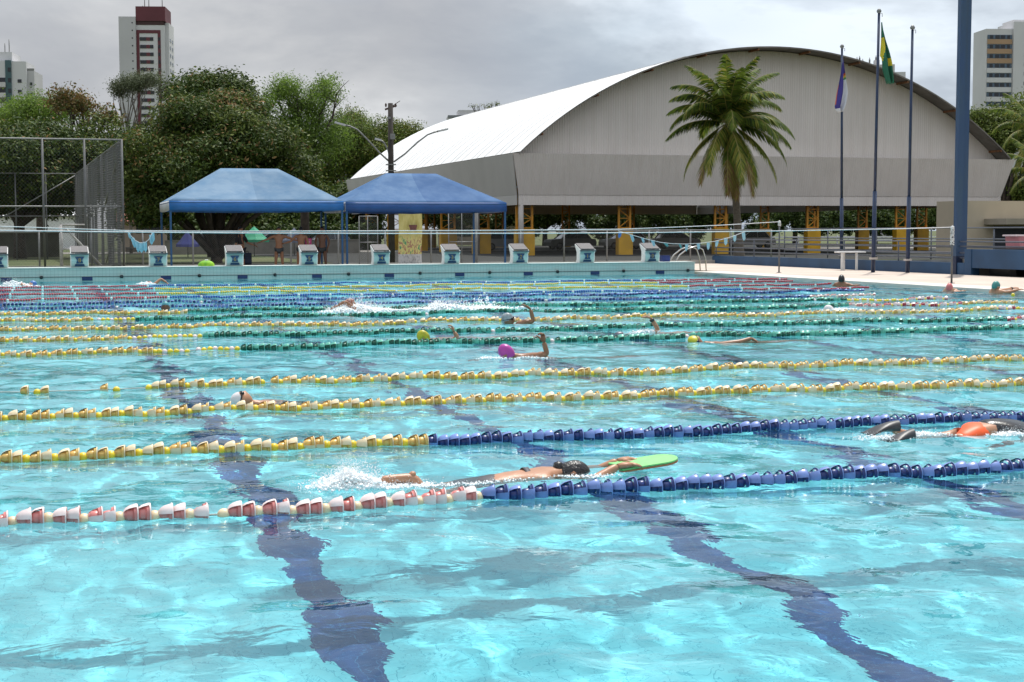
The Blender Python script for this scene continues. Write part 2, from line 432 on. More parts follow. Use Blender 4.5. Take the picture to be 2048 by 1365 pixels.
def cup_shape(n=16, seed=0, L=.078, Rm=.060, cut=True):
    """bell shaped wave breaker float along x: pale outside, dark inside, with side windows"""
    b = MB()
    prof = [(.020, -.5), (.025, -.46), (.038, -.34), (.050, -.10), (.057, .20), (Rm, .40), (Rm * .97, .5)]
    pin = [(.012, -.44), (.032, -.30), (.044, -.08), (.051, .20), (Rm * .92, .49)]
    n_ = n
    vs = [(z * L, r * math.cos(2 * math.pi * k / n_), r * math.sin(2 * math.pi * k / n_)) for r, z in prof for k in range(n_)]
    vi = [(z * L, r * math.cos(2 * math.pi * k / n_), r * math.sin(2 * math.pi * k / n_)) for r, z in pin for k in range(n_)]
    def window(i, k, ni):
        if not cut: return False
        kk = k % (n_ // 2)
        return i in ni and kk in (range(0, max(2, n_ * 5 // 16)))
    fo = [(i * n_ + k, i * n_ + (k + 1) % n_, (i + 1) * n_ + (k + 1) % n_, (i + 1) * n_ + k) for i in range(len(prof) - 1) for k in range(n_) if not window(i, k, (1, 2, 3, 4))]
    fi = [(i * n_ + k, i * n_ + (k + 1) % n_, (i + 1) * n_ + (k + 1) % n_, (i + 1) * n_ + k) for i in range(len(pin) - 1) for k in range(n_) if not window(i, k, (1, 2))]
    b.add(vs, fo, 0, True); b.add(vi, fi, 1, True)
    # rim between the two skins, and the hub the cable runs through
    o1, o2 = (len(prof) - 1) * n_, len(vs) + (len(pin) - 1) * n_
    b.f += [(o1 + k, o1 + (k + 1) % n_, o2 + (k + 1) % n_, o2 + k) for k in range(n_)]; b.m += [0] * n_; b.sm += [True] * n_
    b.lathe([(.018, -L * .5), (.034, -L * .25), (.038, L * .12), (.030, L * .3), (.018, L * .5)], 10, 1, 'X')
    b.lathe([(0, -L * .5), (.018, -L * .5)], 8, 0, 'X')
    return b
def ball_shape(n=12, r=.037):
    return MB().lathe([(r * math.sin(a), -r * math.cos(a)) for a in [math.pi * i / 8 for i in range(9)]], n, 0, 'X')
def bead_shape(n=10, r=.027, L=.05):
    return MB().lathe([(.012, -L / 2), (r * .8, -L * .42), (r, -L * .2), (r, L * .2), (r * .8, L * .42), (.012, L / 2)], n, 0, 'X')
FLOATS = {}
def float_kind(kind, fine):
    key = (kind, fine)
    if key in FLOATS: return FLOATS[key]
    n = 16 if fine else 8
    mats = {'cup_y': [P_cream, P_creamd], 'cup_b': [P_lav, P_navy], 'cup_g': [P_gl, P_gd], 'cup_p': [P_pw, P_pk], 'cup_r': [P_pw, P_rd],
            'ball_y': [P_yel], 'ball_w': [P_cream], 'ball_p': [P_pw], 'bead_r': [P_rd], 'bead_b': [P_bl], 'bead_y': [P_yel], 'bead_w': [P_wh]}[kind]
    s = cup_shape(n) if kind.startswith('cup') else (ball_shape(max(8, n - 4)) if kind.startswith('ball') else bead_shape(8))
    me = s.mesh('float', mats)
    FLOATS[key] = (s, me, mats); return FLOATS[key]
PATTERN = {'Y': [('cup_y', .069), ('cup_y', .069), ('ball_y', .052)], 'B': [('cup_b', .081)], 'G': [('cup_g', .081)],
           'P': [('cup_p', .069), ('cup_p', .069), ('ball_w', .048)], 'T': [('ball_y', .075), ('ball_p', .06), ('ball_y', .085)],
           'R': [('cup_r', .081), ('cup_r', .081), ('ball_y', .06)], 'y': [('ball_y', .062), ('ball_y', .062), ('ball_p', .062)],
           'r': [('bead_r', .06)], 'b': [('bead_b', .06)], 'k': [('bead_y', .06)]}
def wave_z(x, y): return float(wave_height(np.array([x]), np.array([y]))[0])
def lane_rope(pts, sections, label, fine, bead=False, gaps=None):
    """pts: photo points of the rope; sections: [(u where the section ends, pattern letter)]"""
    P = [atz(u, v, 0.022) for u, v in pts]
    px_, py_ = [p.x for p in P], [p.y for p in P]
    sl = (py_[-1] - py_[0]) / (px_[-1] - px_[0])
    mid = sum(py_) / len(py_)
    def ypos(x):
        if x < px_[0]: return py_[0] + (x - px_[0]) * min(.05, max(-.05, sl))
        if x > px_[-1]: return py_[-1] + (x - px_[-1]) * min(.02, max(-.02, sl))
        return float(np.interp(x, px_, py_)) + .018 * math.sin(x * 2.1 + mid)
    def u_of(x):
        d = Vector((x, ypos(x), .035 - EYE)); return 1024 + F_PX * d.dot(_rt) / d.dot(_fw)
    x0, x1 = PX0, PX1
    xend = None
    t = thing('lane_rope', (10, mid, 0), label, 'lane rope', 'lane ropes across the pool')
    items = []; x = x0 + .1; i = 0; last = None
    lrnd = random.Random(int(mid * 100))
    while x < x1 - .05:
        u = u_of(x)
        pat = None
        for ue, s in sections:
            if u < ue: pat = s; break
        if pat is None: xend = x; break
        if pat != last: i = 0; last = pat
        kind, pitch = PATTERN[pat][i % len(PATTERN[pat])]
        if bead and i % 13 == 0: kind = 'bead_w'
        i += 1
        show = True
        if gaps:
            for (ga, gb, keep) in gaps:
                if ga < u < gb:
                    hit = [kd for kp, kd in keep if abs(u - kp) < 6.6]; show = bool(hit)
                    if hit: kind = 'cup_y' if hit[0] == 'cup_' else 'ball_y'
        if pat in 'YPT' and lrnd.random() < .008: show = False
        if pat in 'GB' and lrnd.random() < .012: kind = 'ball_p'
        if show:
            y = ypos(x)
            z = .022 + .8 * wave_z(x, y) + lrnd.uniform(-.006, .006) - (.012 if kind.startswith('ball') else 0)
            items.append((kind, Vector((x + pitch / 2, y, z)), lrnd.uniform(0, 6.28), lrnd.uniform(-.10, .10), math.hypot(x, y), u))
        x += pitch
    cx = np.linspace(x0, x1, 160)
    b = MB(); b.tube([(q - 10, ypos(q) - mid, .012 + .5 * wave_z(q, ypos(q))) for q in cx], .006, 5)
    b.build('cable', mat('rope_cable', (0.5, 0.5, 0.45), 0.6), t)
    vis = sorted([it for it in items if -25 < it[5] < 2075], key=lambda it: it[4])
    solo = vis[:96] if fine else []
    ids = set(id(it) for it in solo)
    rest = [it for it in items if id(it) not in ids]
    def M_of(it):
        return Matrix.Translation(it[1] - Vector((10, mid, 0))) @ Matrix.Rotation(it[3], 4, 'Z') @ Matrix.Rotation(it[2], 4, 'X')
    for it in solo:
        o = link('float', float_kind(it[0], True)[1], t); o.matrix_local = M_of(it)
    if rest:
        mb = MB(); allm = []
        for it in rest:
            s, me, mats = float_kind(it[0], fine and it[4] < 20); small = 1.0 if fine or it[0].startswith('bead') else .78
            idx = []
            for m in mats:
                if m not in allm: allm.append(m)
                idx.append(allm.index(m))
            mm = M_of(it); o = len(mb.v)
            mb.v += [tuple(mm @ (Vector(v) * small)) for v in s.v]; mb.f += [tuple(i + o for i in f) for f in s.f]
            mb.m += [idx[i] for i in s.m]; mb.sm += s.sm
        o = mb.build('float', allm, t); o['kind'] = 'stuff'
    return t
lane_rope([(0, 1044.5), (320, 1031), (640, 1017), (950, 992), (1180, 979), (1420, 965), (1750, 949), (2048, 935)], [(952, 'P'), (9999, 'B')], 'nearest lane rope, salmon pink floats on its left half and navy on the right', True)
lane_rope([(0, 915.6), (420, 900), (830, 884), (1300, 866), (1700, 848), (2048, 837)], [(837, 'Y'), (9999, 'B')], 'lane rope half yellow half dark blue behind the kickboard swimmer', True)
lane_rope([(0, 836.7), (660, 812), (1300, 789), (2048, 767)], [(9999, 'Y')], 'unbroken yellow and cream lane rope passing the backstroke swimmer', True)
lane_rope([(0, 783), (280, 773), (900, 754), (1500, 735), (2048, 718)], [(9999, 'Y')], 'yellow and cream lane rope with missing floats at its left end', True,
          gaps=[(-60, 282, [(35, 'cup_'), (48, 'cup_'), (88, 'cup_'), (70, 'ball'), (198, 'cup_'), (230, 'ball')])])
lane_rope([(0, 709), (480, 697), (700, 691), (1640, 667), (2048, 657)], [(312, 'Y'), (478, 'T'), (9999, 'G')], 'green lane rope with yellow balls at its left, just behind the purple capped swimmer', True)
lane_rope([(0, 682), (400, 673), (1100, 658), (2048, 637.7)], [(250, 'Y'), (402, 'T'), (2009, 'G'), (9999, 'R')], 'green lane rope with red floats at its right end, just beyond the yellow capped swimmer', True)
lane_rope([(0, 662), (1000, 640), (2048, 619)], [(1995, 'Y'), (2028, 'R'), (9999, 'y')], 'all yellow lane rope behind the white capped swimmer with goggles', True)
lane_rope([(0, 642.5), (800, 628), (1690, 613), (2028, 606)], [(180, 'Y'), (265, 'T'), (1690, 'G'), (1745, 'P'), (1920, 'R'), (2032, 'Y')], 'green lane rope turning pink then yellow towards its right end', True)
lane_rope([(0, 629.5), (368, 624), (1690, 600), (1892, 597)], [(368, 'Y'), (1690, 'G'), (1815, 'y'), (1894, 'R')], 'green lane rope with a thin yellow stretch and red floats at its right end', True)
lane_rope([(0, 619), (800, 605), (1620, 592.5)], [(1615, 'B'), (1750, 'P')], 'dark blue lane rope ending in pale pink floats on the right', False)
lane_rope([(0, 610), (800, 596), (1690, 581.5)], [(1725, 'B')], 'dark blue lane rope without any other colour', False)
lane_rope([(0, 600), (800, 588.5), (1690, 577)], [(330, 'r'), (1480, 'b'), (1738, 'r')], 'bead lane rope, blue between two red ends, nearer of the two like it', False, True)
lane_rope([(0, 590.6), (800, 580), (1655, 569)], [(312, 'r'), (1372, 'k'), (1662, 'r')], 'bead lane rope, yellow between two red ends, nearer of the two like it', False, True)
lane_rope([(0, 582), (800, 572), (1582, 562)], [(303, 'r'), (1312, 'k'), (1584, 'r')], 'bead lane rope, yellow between two red ends, farther of the two like it', False, True)
lane_rope([(0, 575.5), (700, 567), (1480, 559)], [(292, 'r'), (1280, 'b'), (1582, 'r')], 'bead lane rope, blue between two red ends, farthest rope of all', False, True)
# ------------------------------------------------------------------ sports hall
def ribbed(name, col, pitch, rough=0.5, var=0.08, depth=0.25, axis='X', metal=0.0):
    m = bpy.data.materials.new(name); m.use_nodes = True; t = m.node_tree; p = t.nodes['Principled BSDF']
    p.inputs['Roughness'].default_value = rough; p.inputs['Metallic'].default_value = metal
    tcn = t.nodes.new('ShaderNodeTexCoord')
    n = t.nodes.new('ShaderNodeTexNoise'); n.inputs['Scale'].default_value = 0.35; n.inputs['Detail'].default_value = 5
    t.links.new(tcn.outputs['Object'], n.inputs['Vector'])
    r = ramp(t, n.outputs[0], [(0.3, tuple(c * (1 - var) for c in col)), (0.7, tuple(min(1, c * (1 + var)) for c in col))])
    # faint vertical rain streaks
    mpn = t.nodes.new('ShaderNodeMapping'); mpn.inputs['Scale'].default_value = (3.0, 3.0, 0.12)
    t.links.new(tcn.outputs['Object'], mpn.inputs[0])
    n2_ = t.nodes.new('ShaderNodeTexNoise'); n2_.inputs['Scale'].default_value = 1.0; n2_.inputs['Detail'].default_value = 4
    t.links.new(mpn.outputs[0], n2_.inputs['Vector'])
    r2 = ramp(t, n2_.outputs[0], [(0.30, (0.94, 0.93, 0.92)), (0.6, (1, 1, 1))])
    mm = t.nodes.new('ShaderNodeMixRGB'); mm.blend_type = 'MULTIPLY'; mm.inputs[0].default_value = 1
    t.links.new(r.outputs[0], mm.inputs[1]); t.links.new(r2.outputs[0], mm.inputs[2]); t.links.new(mm.outputs[0], p.inputs['Base Color'])
    w = t.nodes.new('ShaderNodeTexWave'); w.wave_type = 'BANDS'; w.bands_direction = axis; w.inputs['Scale'].default_value = 0.314 / pitch
    t.links.new(tcn.outputs['Object'], w.inputs['Vector'])
    bn = t.nodes.new('ShaderNodeBump'); bn.inputs['Strength'].default_value = 1.0; bn.inputs['Distance'].default_value = depth * pitch
    t.links.new(w.outputs[0], bn.inputs['Height']); t.links.new(bn.outputs[0], p.inputs['Normal'])
    return m
M_fac = ribbed('ribbed_cladding', (0.69, 0.625, 0.585), 0.17, .5, .05, .09)
M_band = ribbed('ribbed_band', (0.74, 0.665, 0.615), 0.17, .5, .05, .09)
M_side = mat('plain_cladding', (0.58, 0.55, 0.51), 0.55, 0.05, 0.4)
M_roof = mat('roof_sheet', (0.80, 0.80, 0.795), 0.45, 0.03, 0.5)
M_under = mat('roof_underside', (0.20, 0.18, 0.16), 0.8, 0.2, 1)
M_yel = mat('yellow_paint', (0.66, 0.36, 0.015), 0.5, 0.12, 1.5)
M_ytr = mat('orange_yellow_steel', (0.62, 0.27, 0.02), 0.5, 0.15, 3)
M_pipe = mat('pale_pipe', (0.52, 0.47, 0.43), 0.5, 0.06, 2)
M_rust = mat('rust', (0.22, 0.10, 0.045), 0.85, 0.3, 4)
HALL_RZ = R(0.8)
hall = thing('sports_hall', (28.92, 95.0, 0), 'huge open sided sports hall with white arched roof and grey cladding', 'sports hall', rz=HALL_RZ)
W, LEN = 37.0, 52.0
ZB0, ZB1, ZB2, ZAP = 3.27, 3.92, 6.55, 13.75     # lower strip, band bottom, band top, apex
hs = ZAP - ZB2; HR = ((W / 2 - .25) ** 2 + hs * hs) / (2 * hs)
def arc(x, r=HR, dz=0.0):
    return ZB2 + math.sqrt(max(0, r * r - (x - W / 2) ** 2)) - (HR - hs) + dz
NA = 48
ax = [0.25 + (W - .5) * i / NA for i in range(NA + 1)]
b = MB()
pts = [(0.25, .6, ZB2 - .3)] + [(x, .6, arc(x) - .06) for x in ax] + [(W - .25, .6, ZB2 - .3)]
b.add(pts, [tuple(range(len(pts)))])
for x0 in ax[:-1]: pass
b.build('gable_wall', M_fac, hall)
b = MB()
ys_ = [-.9, LEN]
for yy in ys_:
    pass
top = [(x, y, arc(x, HR) + .10) for y in ys_ for x in ax]
bot = [(x, y, arc(x, HR)) for y in ys_ for x in ax]
n = NA + 1
b.add(top, [(i, i + 1, n + i + 1, n + i) for i in range(NA)], 0, True)
b.add(bot, [(i, n + i, n + i + 1, i + 1) for i in range(NA)], 1, True)
b.add(top[:n] + bot[:n], [(i, n + i, n + i + 1, i + 1) for i in range(NA)], 1)
b.add(top[n:] + bot[n:], [(i, i + 1, n + i + 1, n + i) for i in range(NA)], 1)
b.build('roof', [M_roof, M_under], hall)
b = MB()      # the joints of the roof sheets and the ridge line
for k in range(1, 26):
    y = -.9 + k * 1.9 + (0.35 if k % 3 else -.3)
    if y > LEN - .5: break
    i0 = 0 if k % 4 else 0
    i1 = [14, 20, 9, NA, 17, 11][k % 6]
    b.tube([(x, y, arc(x) + .105) for x in ax[i0:i1 + 1]], .018, 4, 0, True)
xk = ax[15]
b.tube([(xk, -.9, arc(xk) + .11), (xk, LEN, arc(xk) + .11)], .03, 4)
b.build('roof_seam', mat('seam_grey', (0.55, 0.54, 0.53), 0.7), hall)
for i in range(2, NA, 5):      # purlins that carry the front overhang
    b = MB(); b.bar((ax[i], -.85, arc(ax[i]) - .09), (ax[i], .6, arc(ax[i]) - .09), .10, .14); b.build('purlin', M_rust, hall)
# flared band right round, with a gap at the corners
def flare(b, p0, p1, out, mi=0):
    p0, p1, out = Vector(p0), Vector(p1), Vector(out)
    t_ = .06
    a0, a1 = p0 + Vector((0, 0, ZB1)), p1 + Vector((0, 0, ZB1))
    c0, c1 = p0 + out * .62 + Vector((0, 0, ZB2)), p1 + out * .62 + Vector((0, 0, ZB2))
    ins = -out * t_
    vs = [a0, a1, c1, c0, a0 + ins, a1 + ins, c1 + ins, c0 + ins]
    b.add(vs, [(0, 1, 2, 3), (7, 6, 5, 4), (0, 4, 5, 1), (3, 2, 6, 7), (0, 3, 7, 4), (1, 5, 6, 2)], mi)
b = MB(); 
p0, p1 = Vector((0.42, -.05, 0)), Vector((W - .42, -.05, 0))
vs = [p0 + Vector((0, 0, ZB1)), p1 + Vector((0, 0, ZB1)), Vector((W + .30, -.62, ZB2)), Vector((-.12, -.62, ZB2))]
b.add(vs + [v + Vector((0, .07, 0)) for v in vs], [(0, 1, 2, 3), (7, 6, 5, 4), (0, 4, 5, 1), (3, 2, 6, 7), (0, 3, 7, 4), (1, 5, 6, 2)])
b.build('front_band', M_band, hall)
b = MB(); b.box2((0.42, -.02, ZB0), (W - .42, .05, ZB1 - .01)); b.build('front_strip', M_band, hall)
for sx, nm in ((0, 'side_band'), (1, 'side_band')):
    xb, xt = (0.30, -.16) if sx == 0 else (W - .30, W + .34)
    b = MB(); s_ = 1 if sx == 0 else -1
    vs = [Vector((xb, 0.12, ZB1)), Vector((xb, LEN, ZB1)), Vector((xt, LEN, ZB2)), Vector((xt, -.52, ZB2))]
    b.add(vs + [v + Vector((.07 * s_, 0, 0)) for v in vs], [(0, 1, 2, 3), (7, 6, 5, 4), (0, 4, 5, 1), (3, 2, 6, 7), (0, 3, 7, 4), (1, 5, 6, 2)])
    b.box2((xb, .12, ZB0), (xb + .07 * s_, LEN, ZB1 - .01))
    b.build(nm, M_side, hall)
b = MB(); b.box2((0.45, LEN - .1, ZB0), (W - .45, LEN, ZB2)); b.build('rear_strip', M_side, hall)
# flat gutters that close the gap between band and roof
b = MB(); b.box2((-.10, -.55, ZB2 - .09), (.62, LEN, ZB2 - .03)); b.box2((W - .6, -.55, ZB2 - .09), (W + .28, LEN, ZB2 - .03)); b.box2((.62, -.55, ZB2 - .09), (W - .6, .62, ZB2 - .03))
b.build('gutter', M_side, hall)
# piers: solid yellow foot, steel lattice above
def pier(x, y, along_x=True, w=.92):
    f = MB(); dx, dy = (w / 2, .28) if along_x else (.28, w / 2)
    f.box2((x - dx, y - dy, 0), (x + dx, y + dy, 1.74)); p = f.build('pier', M_yel, hall)
    l = MB(); wv = Vector((1, 0, 0)) if along_x else Vector((0, 1, 0)); c = Vector((x, y, 0)); h = w / 2 - .1
    for s_ in (-1, 1): l.bar(c + wv * (s_ * h) + Vector((0, 0, 1.74)), c + wv * (s_ * h) + Vector((0, 0, 4.4)), .13)
    for i in range(4):
        z = 1.8 + i * .62
        l.bar(c - wv * h + Vector((0, .0, z)), c + wv * h + Vector((0, 0, z)), .055)
        a, e = (-h, h) if i % 2 == 0 else (h, -h)
        l.bar(c + wv * a + Vector((0, 0, z)), c + wv * e + Vector((0, 0, z + .6)), .055)
    l.build('lattice', M_ytr, p)
for k in range(6): pier(1.05 + k * 6.98, .75, True, 1.0 if k else 1.25)
for k in range(1, 6):
    pier(.75, .75 + k * 8.8, True, 1.25); pier(W - .75, .75 + k * 8.8, True, 1.0)
for k in range(1, 5): pier(1.05 + k * 6.98, LEN - .8, True)
pm = MB(); pm.tube([(0, 0, 0), (0, 0, ZB1)], .17, 12); pmm = pm.mesh('downpipe', M_pipe)
for x, y in ((.62, .12), (W - .55, .12), (.35, 9.2), (.35, 26.9)): link('downpipe', pmm, hall, (x, y, 0))
b = MB()
for k in range(6): b.bar((.6, .9 + k * 8.8, 6.1), (W - .6, .9 + k * 8.8, 6.1), .18, .5)
for k in range(5): b.bar((.6, 5 + k * 8.8, 5.9), (W - .6, 5 + k * 8.8, 5.9), .10, .2)
b.build('roof_truss', M_ytr, hall)

# ------------------------------------------------------------------ canopy tents
def cloth(name, c1, c2, rough=0.4, sc=1.2):
    m = bpy.data.materials.new(name); m.use_nodes = True; t = m.node_tree; p = t.nodes['Principled BSDF']
    tcn = t.nodes.new('ShaderNodeTexCoord')
    mpn = t.nodes.new('ShaderNodeMapping'); mpn.inputs['Scale'].default_value = (1.0, .5, 2.2)
    t.links.new(tcn.outputs['Object'], mpn.inputs[0])
    n = t.nodes.new('ShaderNodeTexNoise'); n.inputs['Scale'].default_value = sc; n.inputs['Detail'].default_value = 8; n.inputs['Roughness'].default_value = .62
    t.links.new(mpn.outputs[0], n.inputs['Vector'])
    r = ramp(t, n.outputs[0], [(0.36, c1), (0.62, c2)])
    t.links.new(r.outputs[0], p.inputs['Base Color']); p.inputs['Roughness'].default_value = rough; p.inputs['Specular IOR Level'].default_value = .25
    bn = t.nodes.new('ShaderNodeBump'); bn.inputs['Strength'].default_value = .35; bn.inputs['Distance'].default_value = .05
    t.links.new(n.outputs[0], bn.inputs['Height']); t.links.new(bn.outputs[0], p.inputs['Normal'])
    tr = t.nodes.new('ShaderNodeBsdfTranslucent'); t.links.new(r.outputs[0], tr.inputs['Color'])
    mx_ = t.nodes.new('ShaderNodeMixShader'); mx_.inputs[0].default_value = .16
    o = t.nodes['Material Output']
    t.links.new(p.outputs[0], mx_.inputs[1]); t.links.new(tr.outputs[0], mx_.inputs[2]); t.links.new(mx_.outputs[0], o.inputs['Surface'])
    return m
def tent(x0, x1, y0, y1, ze, zr, rx0, rx1, mc, mc2, mv, label, sag=.14, inset=0.0):
    t = thing('canopy_tent', (x0, y0, 0), label, 'tent', 'blue canopy tents behind the end wall')
    w, d = x1 - x0, y1 - y0
    rim = [(0, 0), (w, 0), (w, d), (0, d)]
    a, e = (rx0 - x0, d / 2), (rx1 - x0, d / 2)
    b = MB(); N = 10
    def slope(p, q, r0, r1):
        # from the eave p-q up to r0-r1, sagging a little between the bars
        vs = []
        for i in range(N + 1):
            s_ = i / N
            for j in range(N + 1):
                u = j / N
                lo = Vector((p[0] + (q[0] - p[0]) * u, p[1] + (q[1] - p[1]) * u, ze))
                hi = Vector((r0[0] + (r1[0] - r0[0]) * u, r0[1] + (r1[1] - r0[1]) * u, zr))
                v = lo.lerp(hi, s_)
                v.z -= sag * math.sin(math.pi * s_) * math.sin(math.pi * u) ** .6 * .7 + .012 * math.sin(u * 23 + s_ * 9) * math.sin(math.pi * u) * (1 - s_)
                vs.append(v)
        b.add(vs, [(i * (N + 1) + j, i * (N + 1) + j + 1, (i + 1) * (N + 1) + j + 1, (i + 1) * (N + 1) + j) for i in range(N) for j in range(N)], 0, True)
    slope(rim[0], rim[1], a, e)
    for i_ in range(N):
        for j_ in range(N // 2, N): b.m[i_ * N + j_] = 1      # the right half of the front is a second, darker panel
    slope(rim[1], rim[2], e, e); slope(rim[2], rim[3], e, a); slope(rim[3], rim[0], a, a)
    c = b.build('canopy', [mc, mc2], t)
    s = c.modifiers.new('thick', 'SOLIDIFY'); s.thickness = .012
    b = MB(); vh = .34
    per = [(rim[i], rim[(i + 1) % 4]) for i in range(4)]
    for i, (p, q) in enumerate(per):
        K = 14; vs = []
        for j in range(K + 1):
            u = j / K; x, y = p[0] + (q[0] - p[0]) * u, p[1] + (q[1] - p[1]) * u
            o = .015 * math.sin(u * 31 + i)
            nx_, ny_ = (q[1] - p[1]), -(q[0] - p[0]); L = math.hypot(nx_, ny_)
            vs += [(x, y, ze + .005), (x + nx_ / L * o, y + ny_ / L * o, ze - vh - .04 * math.sin(math.pi * u) + .008 * math.sin(u * 40))]
        b.add(vs, [(2 * j, 2 * j + 2, 2 * j + 3, 2 * j + 1) for j in range(K)], 1 if i == 3 else 0, True)
    v = b.build('valance', [mv, M_vside], t); s = v.modifiers.new('thick', 'SOLIDIFY'); s.thickness = .01
    for (x, y) in ((.05, .05), (w - .05, .05), (w - .05, d - .05), (.05, d - .05)):
        l = MB(); l.box2((x - .035, y - .035, 0), (x + .035, y + .035, ze - .05)); l.box2((x - .08, y - .08, 0), (x + .08, y + .08, .02)); l.build('leg', M_leg, t)
    f = MB()
    for (p, q) in per: f.bar((p[0], p[1], ze - .06), (q[0], q[1], ze - .06), .03)
    f.bar((a[0], a[1], zr - .05), (e[0], e[1], zr - .05), .03)
    f.build('roof_frame', M_leg, t)
    return t
M_leg = mat('tent_leg_blue', (0.012, 0.075, 0.19), 0.45, 0.1, 4)
M_vside = mat('faded_white_cloth', (0.50, 0.52, 0.54), 0.7, 0.1, 3)
TY = 57.0
tA = at(338, 402, TY); tB = at(687, 404, TY); rA, rB = at(441, 337, TY + 2.3), at(556, 340, TY + 2.3)
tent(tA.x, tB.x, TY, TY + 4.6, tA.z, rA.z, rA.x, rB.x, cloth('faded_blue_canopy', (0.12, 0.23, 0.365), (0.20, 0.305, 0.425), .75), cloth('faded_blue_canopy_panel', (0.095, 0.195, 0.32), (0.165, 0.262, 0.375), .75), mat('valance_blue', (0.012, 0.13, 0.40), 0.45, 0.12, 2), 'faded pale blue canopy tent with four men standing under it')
tC = at(691, 405, TY); tD = at(1013, 408, TY); rC, rD = at(772, 347, TY + 2.3), at(872, 349, TY + 2.3)
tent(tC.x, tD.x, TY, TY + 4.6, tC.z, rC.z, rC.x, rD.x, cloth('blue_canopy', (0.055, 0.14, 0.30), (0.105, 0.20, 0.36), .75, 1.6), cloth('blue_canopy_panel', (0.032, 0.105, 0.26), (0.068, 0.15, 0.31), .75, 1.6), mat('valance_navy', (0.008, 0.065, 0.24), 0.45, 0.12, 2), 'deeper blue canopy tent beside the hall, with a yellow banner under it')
# printed patches on the second tent's valance, as small sewn squares
# ------------------------------------------------------------------ fences
M_galv = mat('galvanised_steel', (0.22, 0.22, 0.215), 0.5, 0.12, 6, metal=0.3)
M_wire = mat('fence_wire', (0.16, 0.16, 0.155), 0.6)
def wire_panel(b, p0, p1, z0, z1, pitch, r=.003):
    """diamond wire between two ground points"""
    p0, p1 = Vector(p0), Vector(p1); L = (p1 - p0).length; d = (p1 - p0) / L; H = z1 - z0
    nrm = Vector((-d.y, d.x, 0)) * r
    n_ = int((L + H) / pitch)
    for s_ in (0, 1):
        for i in range(n_):
            a0 = i * pitch - H; a1 = a0 + H; za, zb = z0, z1
            if a0 < 0: za = z0 - a0 * 1.0; a0 = 0
            if a1 > L: zb = z0 + (L - (i * pitch - H)); a1 = L
            if a1 <= a0: continue
            if s_: a0, a1 = L - a0, L - a1
            A, B = p0 + d * a0 + Vector((0, 0, za)), p0 + d * a1 + Vector((0, 0, zb))
            up = Vector((0, 0, r))
            b.add([A - up, A + up, A + nrm, B - up, B + up, B + nrm], [(0, 1, 4, 3), (1, 2, 5, 4), (2, 0, 3, 5)])
# low fence behind the tents
FY = 66.0
fx0, fx1 = at(-60, 464, FY).x, at(1543, 464, FY).x
t = thing('chain_link_fence', (fx0, FY, 0), 'long chain link fence with grey posts behind the tents and starting blocks', 'fence')
b = MB(); b.box2((0, -.12, 0), (fx1 - fx0, .12, .22)); b.build('curb', M_conc, t)
b = MB(); b.tube([(0, 0, 1.60), (fx1 - fx0, 0, 1.60)], .035, 8); b.build('top_rail', M_galv, t)
b = MB(); wire_panel(b, (0, 0, 0), (fx1 - fx0, 0, 0), .24, 1.58, .095); o = b.build('wire_mesh', M_wire, t)
pm = MB(); pm.tube([(0, 0, 0), (0, 0, 1.64)], .04, 8); pmm = pm.mesh('post', M_galv)
x = 0.6
while x < fx1 - fx0 + .01:
    link('post', pmm, t, (x, 0, 0)); x += 2.06
# two taller gate frames standing in the fence under the second tent
for (u0, u1, vt, lab) in ((718, 755, 433, 'tall grey steel gate of chain link beside the yellow banner'), (897, 954, 426, 'wider grey steel gate of chain link right of the yellow banner')):
    a, e = at(u0, vt, FY - .35), at(u1, vt, FY - .35)
    t = thing('chain_link_gate', (a.x, FY - .35, 0), lab, 'gate', 'chain link gates under the second tent')
    w = e.x - a.x; b = MB()
    for xx in (0, w * .46, w): b.tube([(xx, 0, .05), (xx, 0, a.z)], .022, 6)
    for zz in (.08, 1.12, a.z): b.tube([(0, 0, zz), (w, 0, zz)], .022, 6)
    b.build('frame', M_galv, t)
    b = MB(); wire_panel(b, (0, .01, 0), (w, .01, 0), .1, a.z - .02, .09); b.build('wire_mesh', M_wire, t)
# tall ball court cage on the left
CY0, CY1 = 60.0, 95.0
ca, cb = at(243, 279, CY0), at(152, 350, CY1)
CH = ca.z
t = thing('court_fence', (ca.x, CY0, 0), 'tall ball court fence with grey posts and dark netting on the left', 'fence')
def pole(b, a, e, r): b.tube([a, e], r, 8)
pm = MB(); pole(pm, (0, 0, 0), (0, 0, CH), .042); pmm = pm.mesh('post', mat('cage_post_grey', (.12, .12, .12), .5, .1, 4))
pos = [0, -(ca.x - at(168, 279, CY0).x), -(ca.x - at(84, 279, CY0).x), -(ca.x - at(-60, 279, CY0).x)]
for x in pos: link('post', pmm, t, (x, 0, 0))
dx = cb.x - ca.x; dy = CY1 - CY0
for k in range(1, 4): link('post', pmm, t, (dx * k / 3, dy * k / 3, 0))
for xx in (at(30, 350, CY1).x - cb.x, at(91, 350, CY1).x - cb.x): link('post', pmm, t, (dx + xx, dy, 0))
b = MB()
for z in (CH - .02, 2.55):
    pole(b, (-9, 0, z), (0, 0, z), .03); pole(b, (0, 0, z), (dx, dy, z), .028); pole(b, (dx - 16, dy, z), (dx, dy, z), .03)
b.build('rail', M_galv, t)
for (a_, e_) in (((0, 0, CH - .1), (dx * .31, dy * .31, 2.6)), ((0, 0, 2.5), (dx * .31, dy * .31, .1)), ((dx, dy, CH - .1), (dx - 4.1, dy, 2.5))):
    b = MB(); pole(b, a_, e_, .033); b.build('brace', M_galv, t)
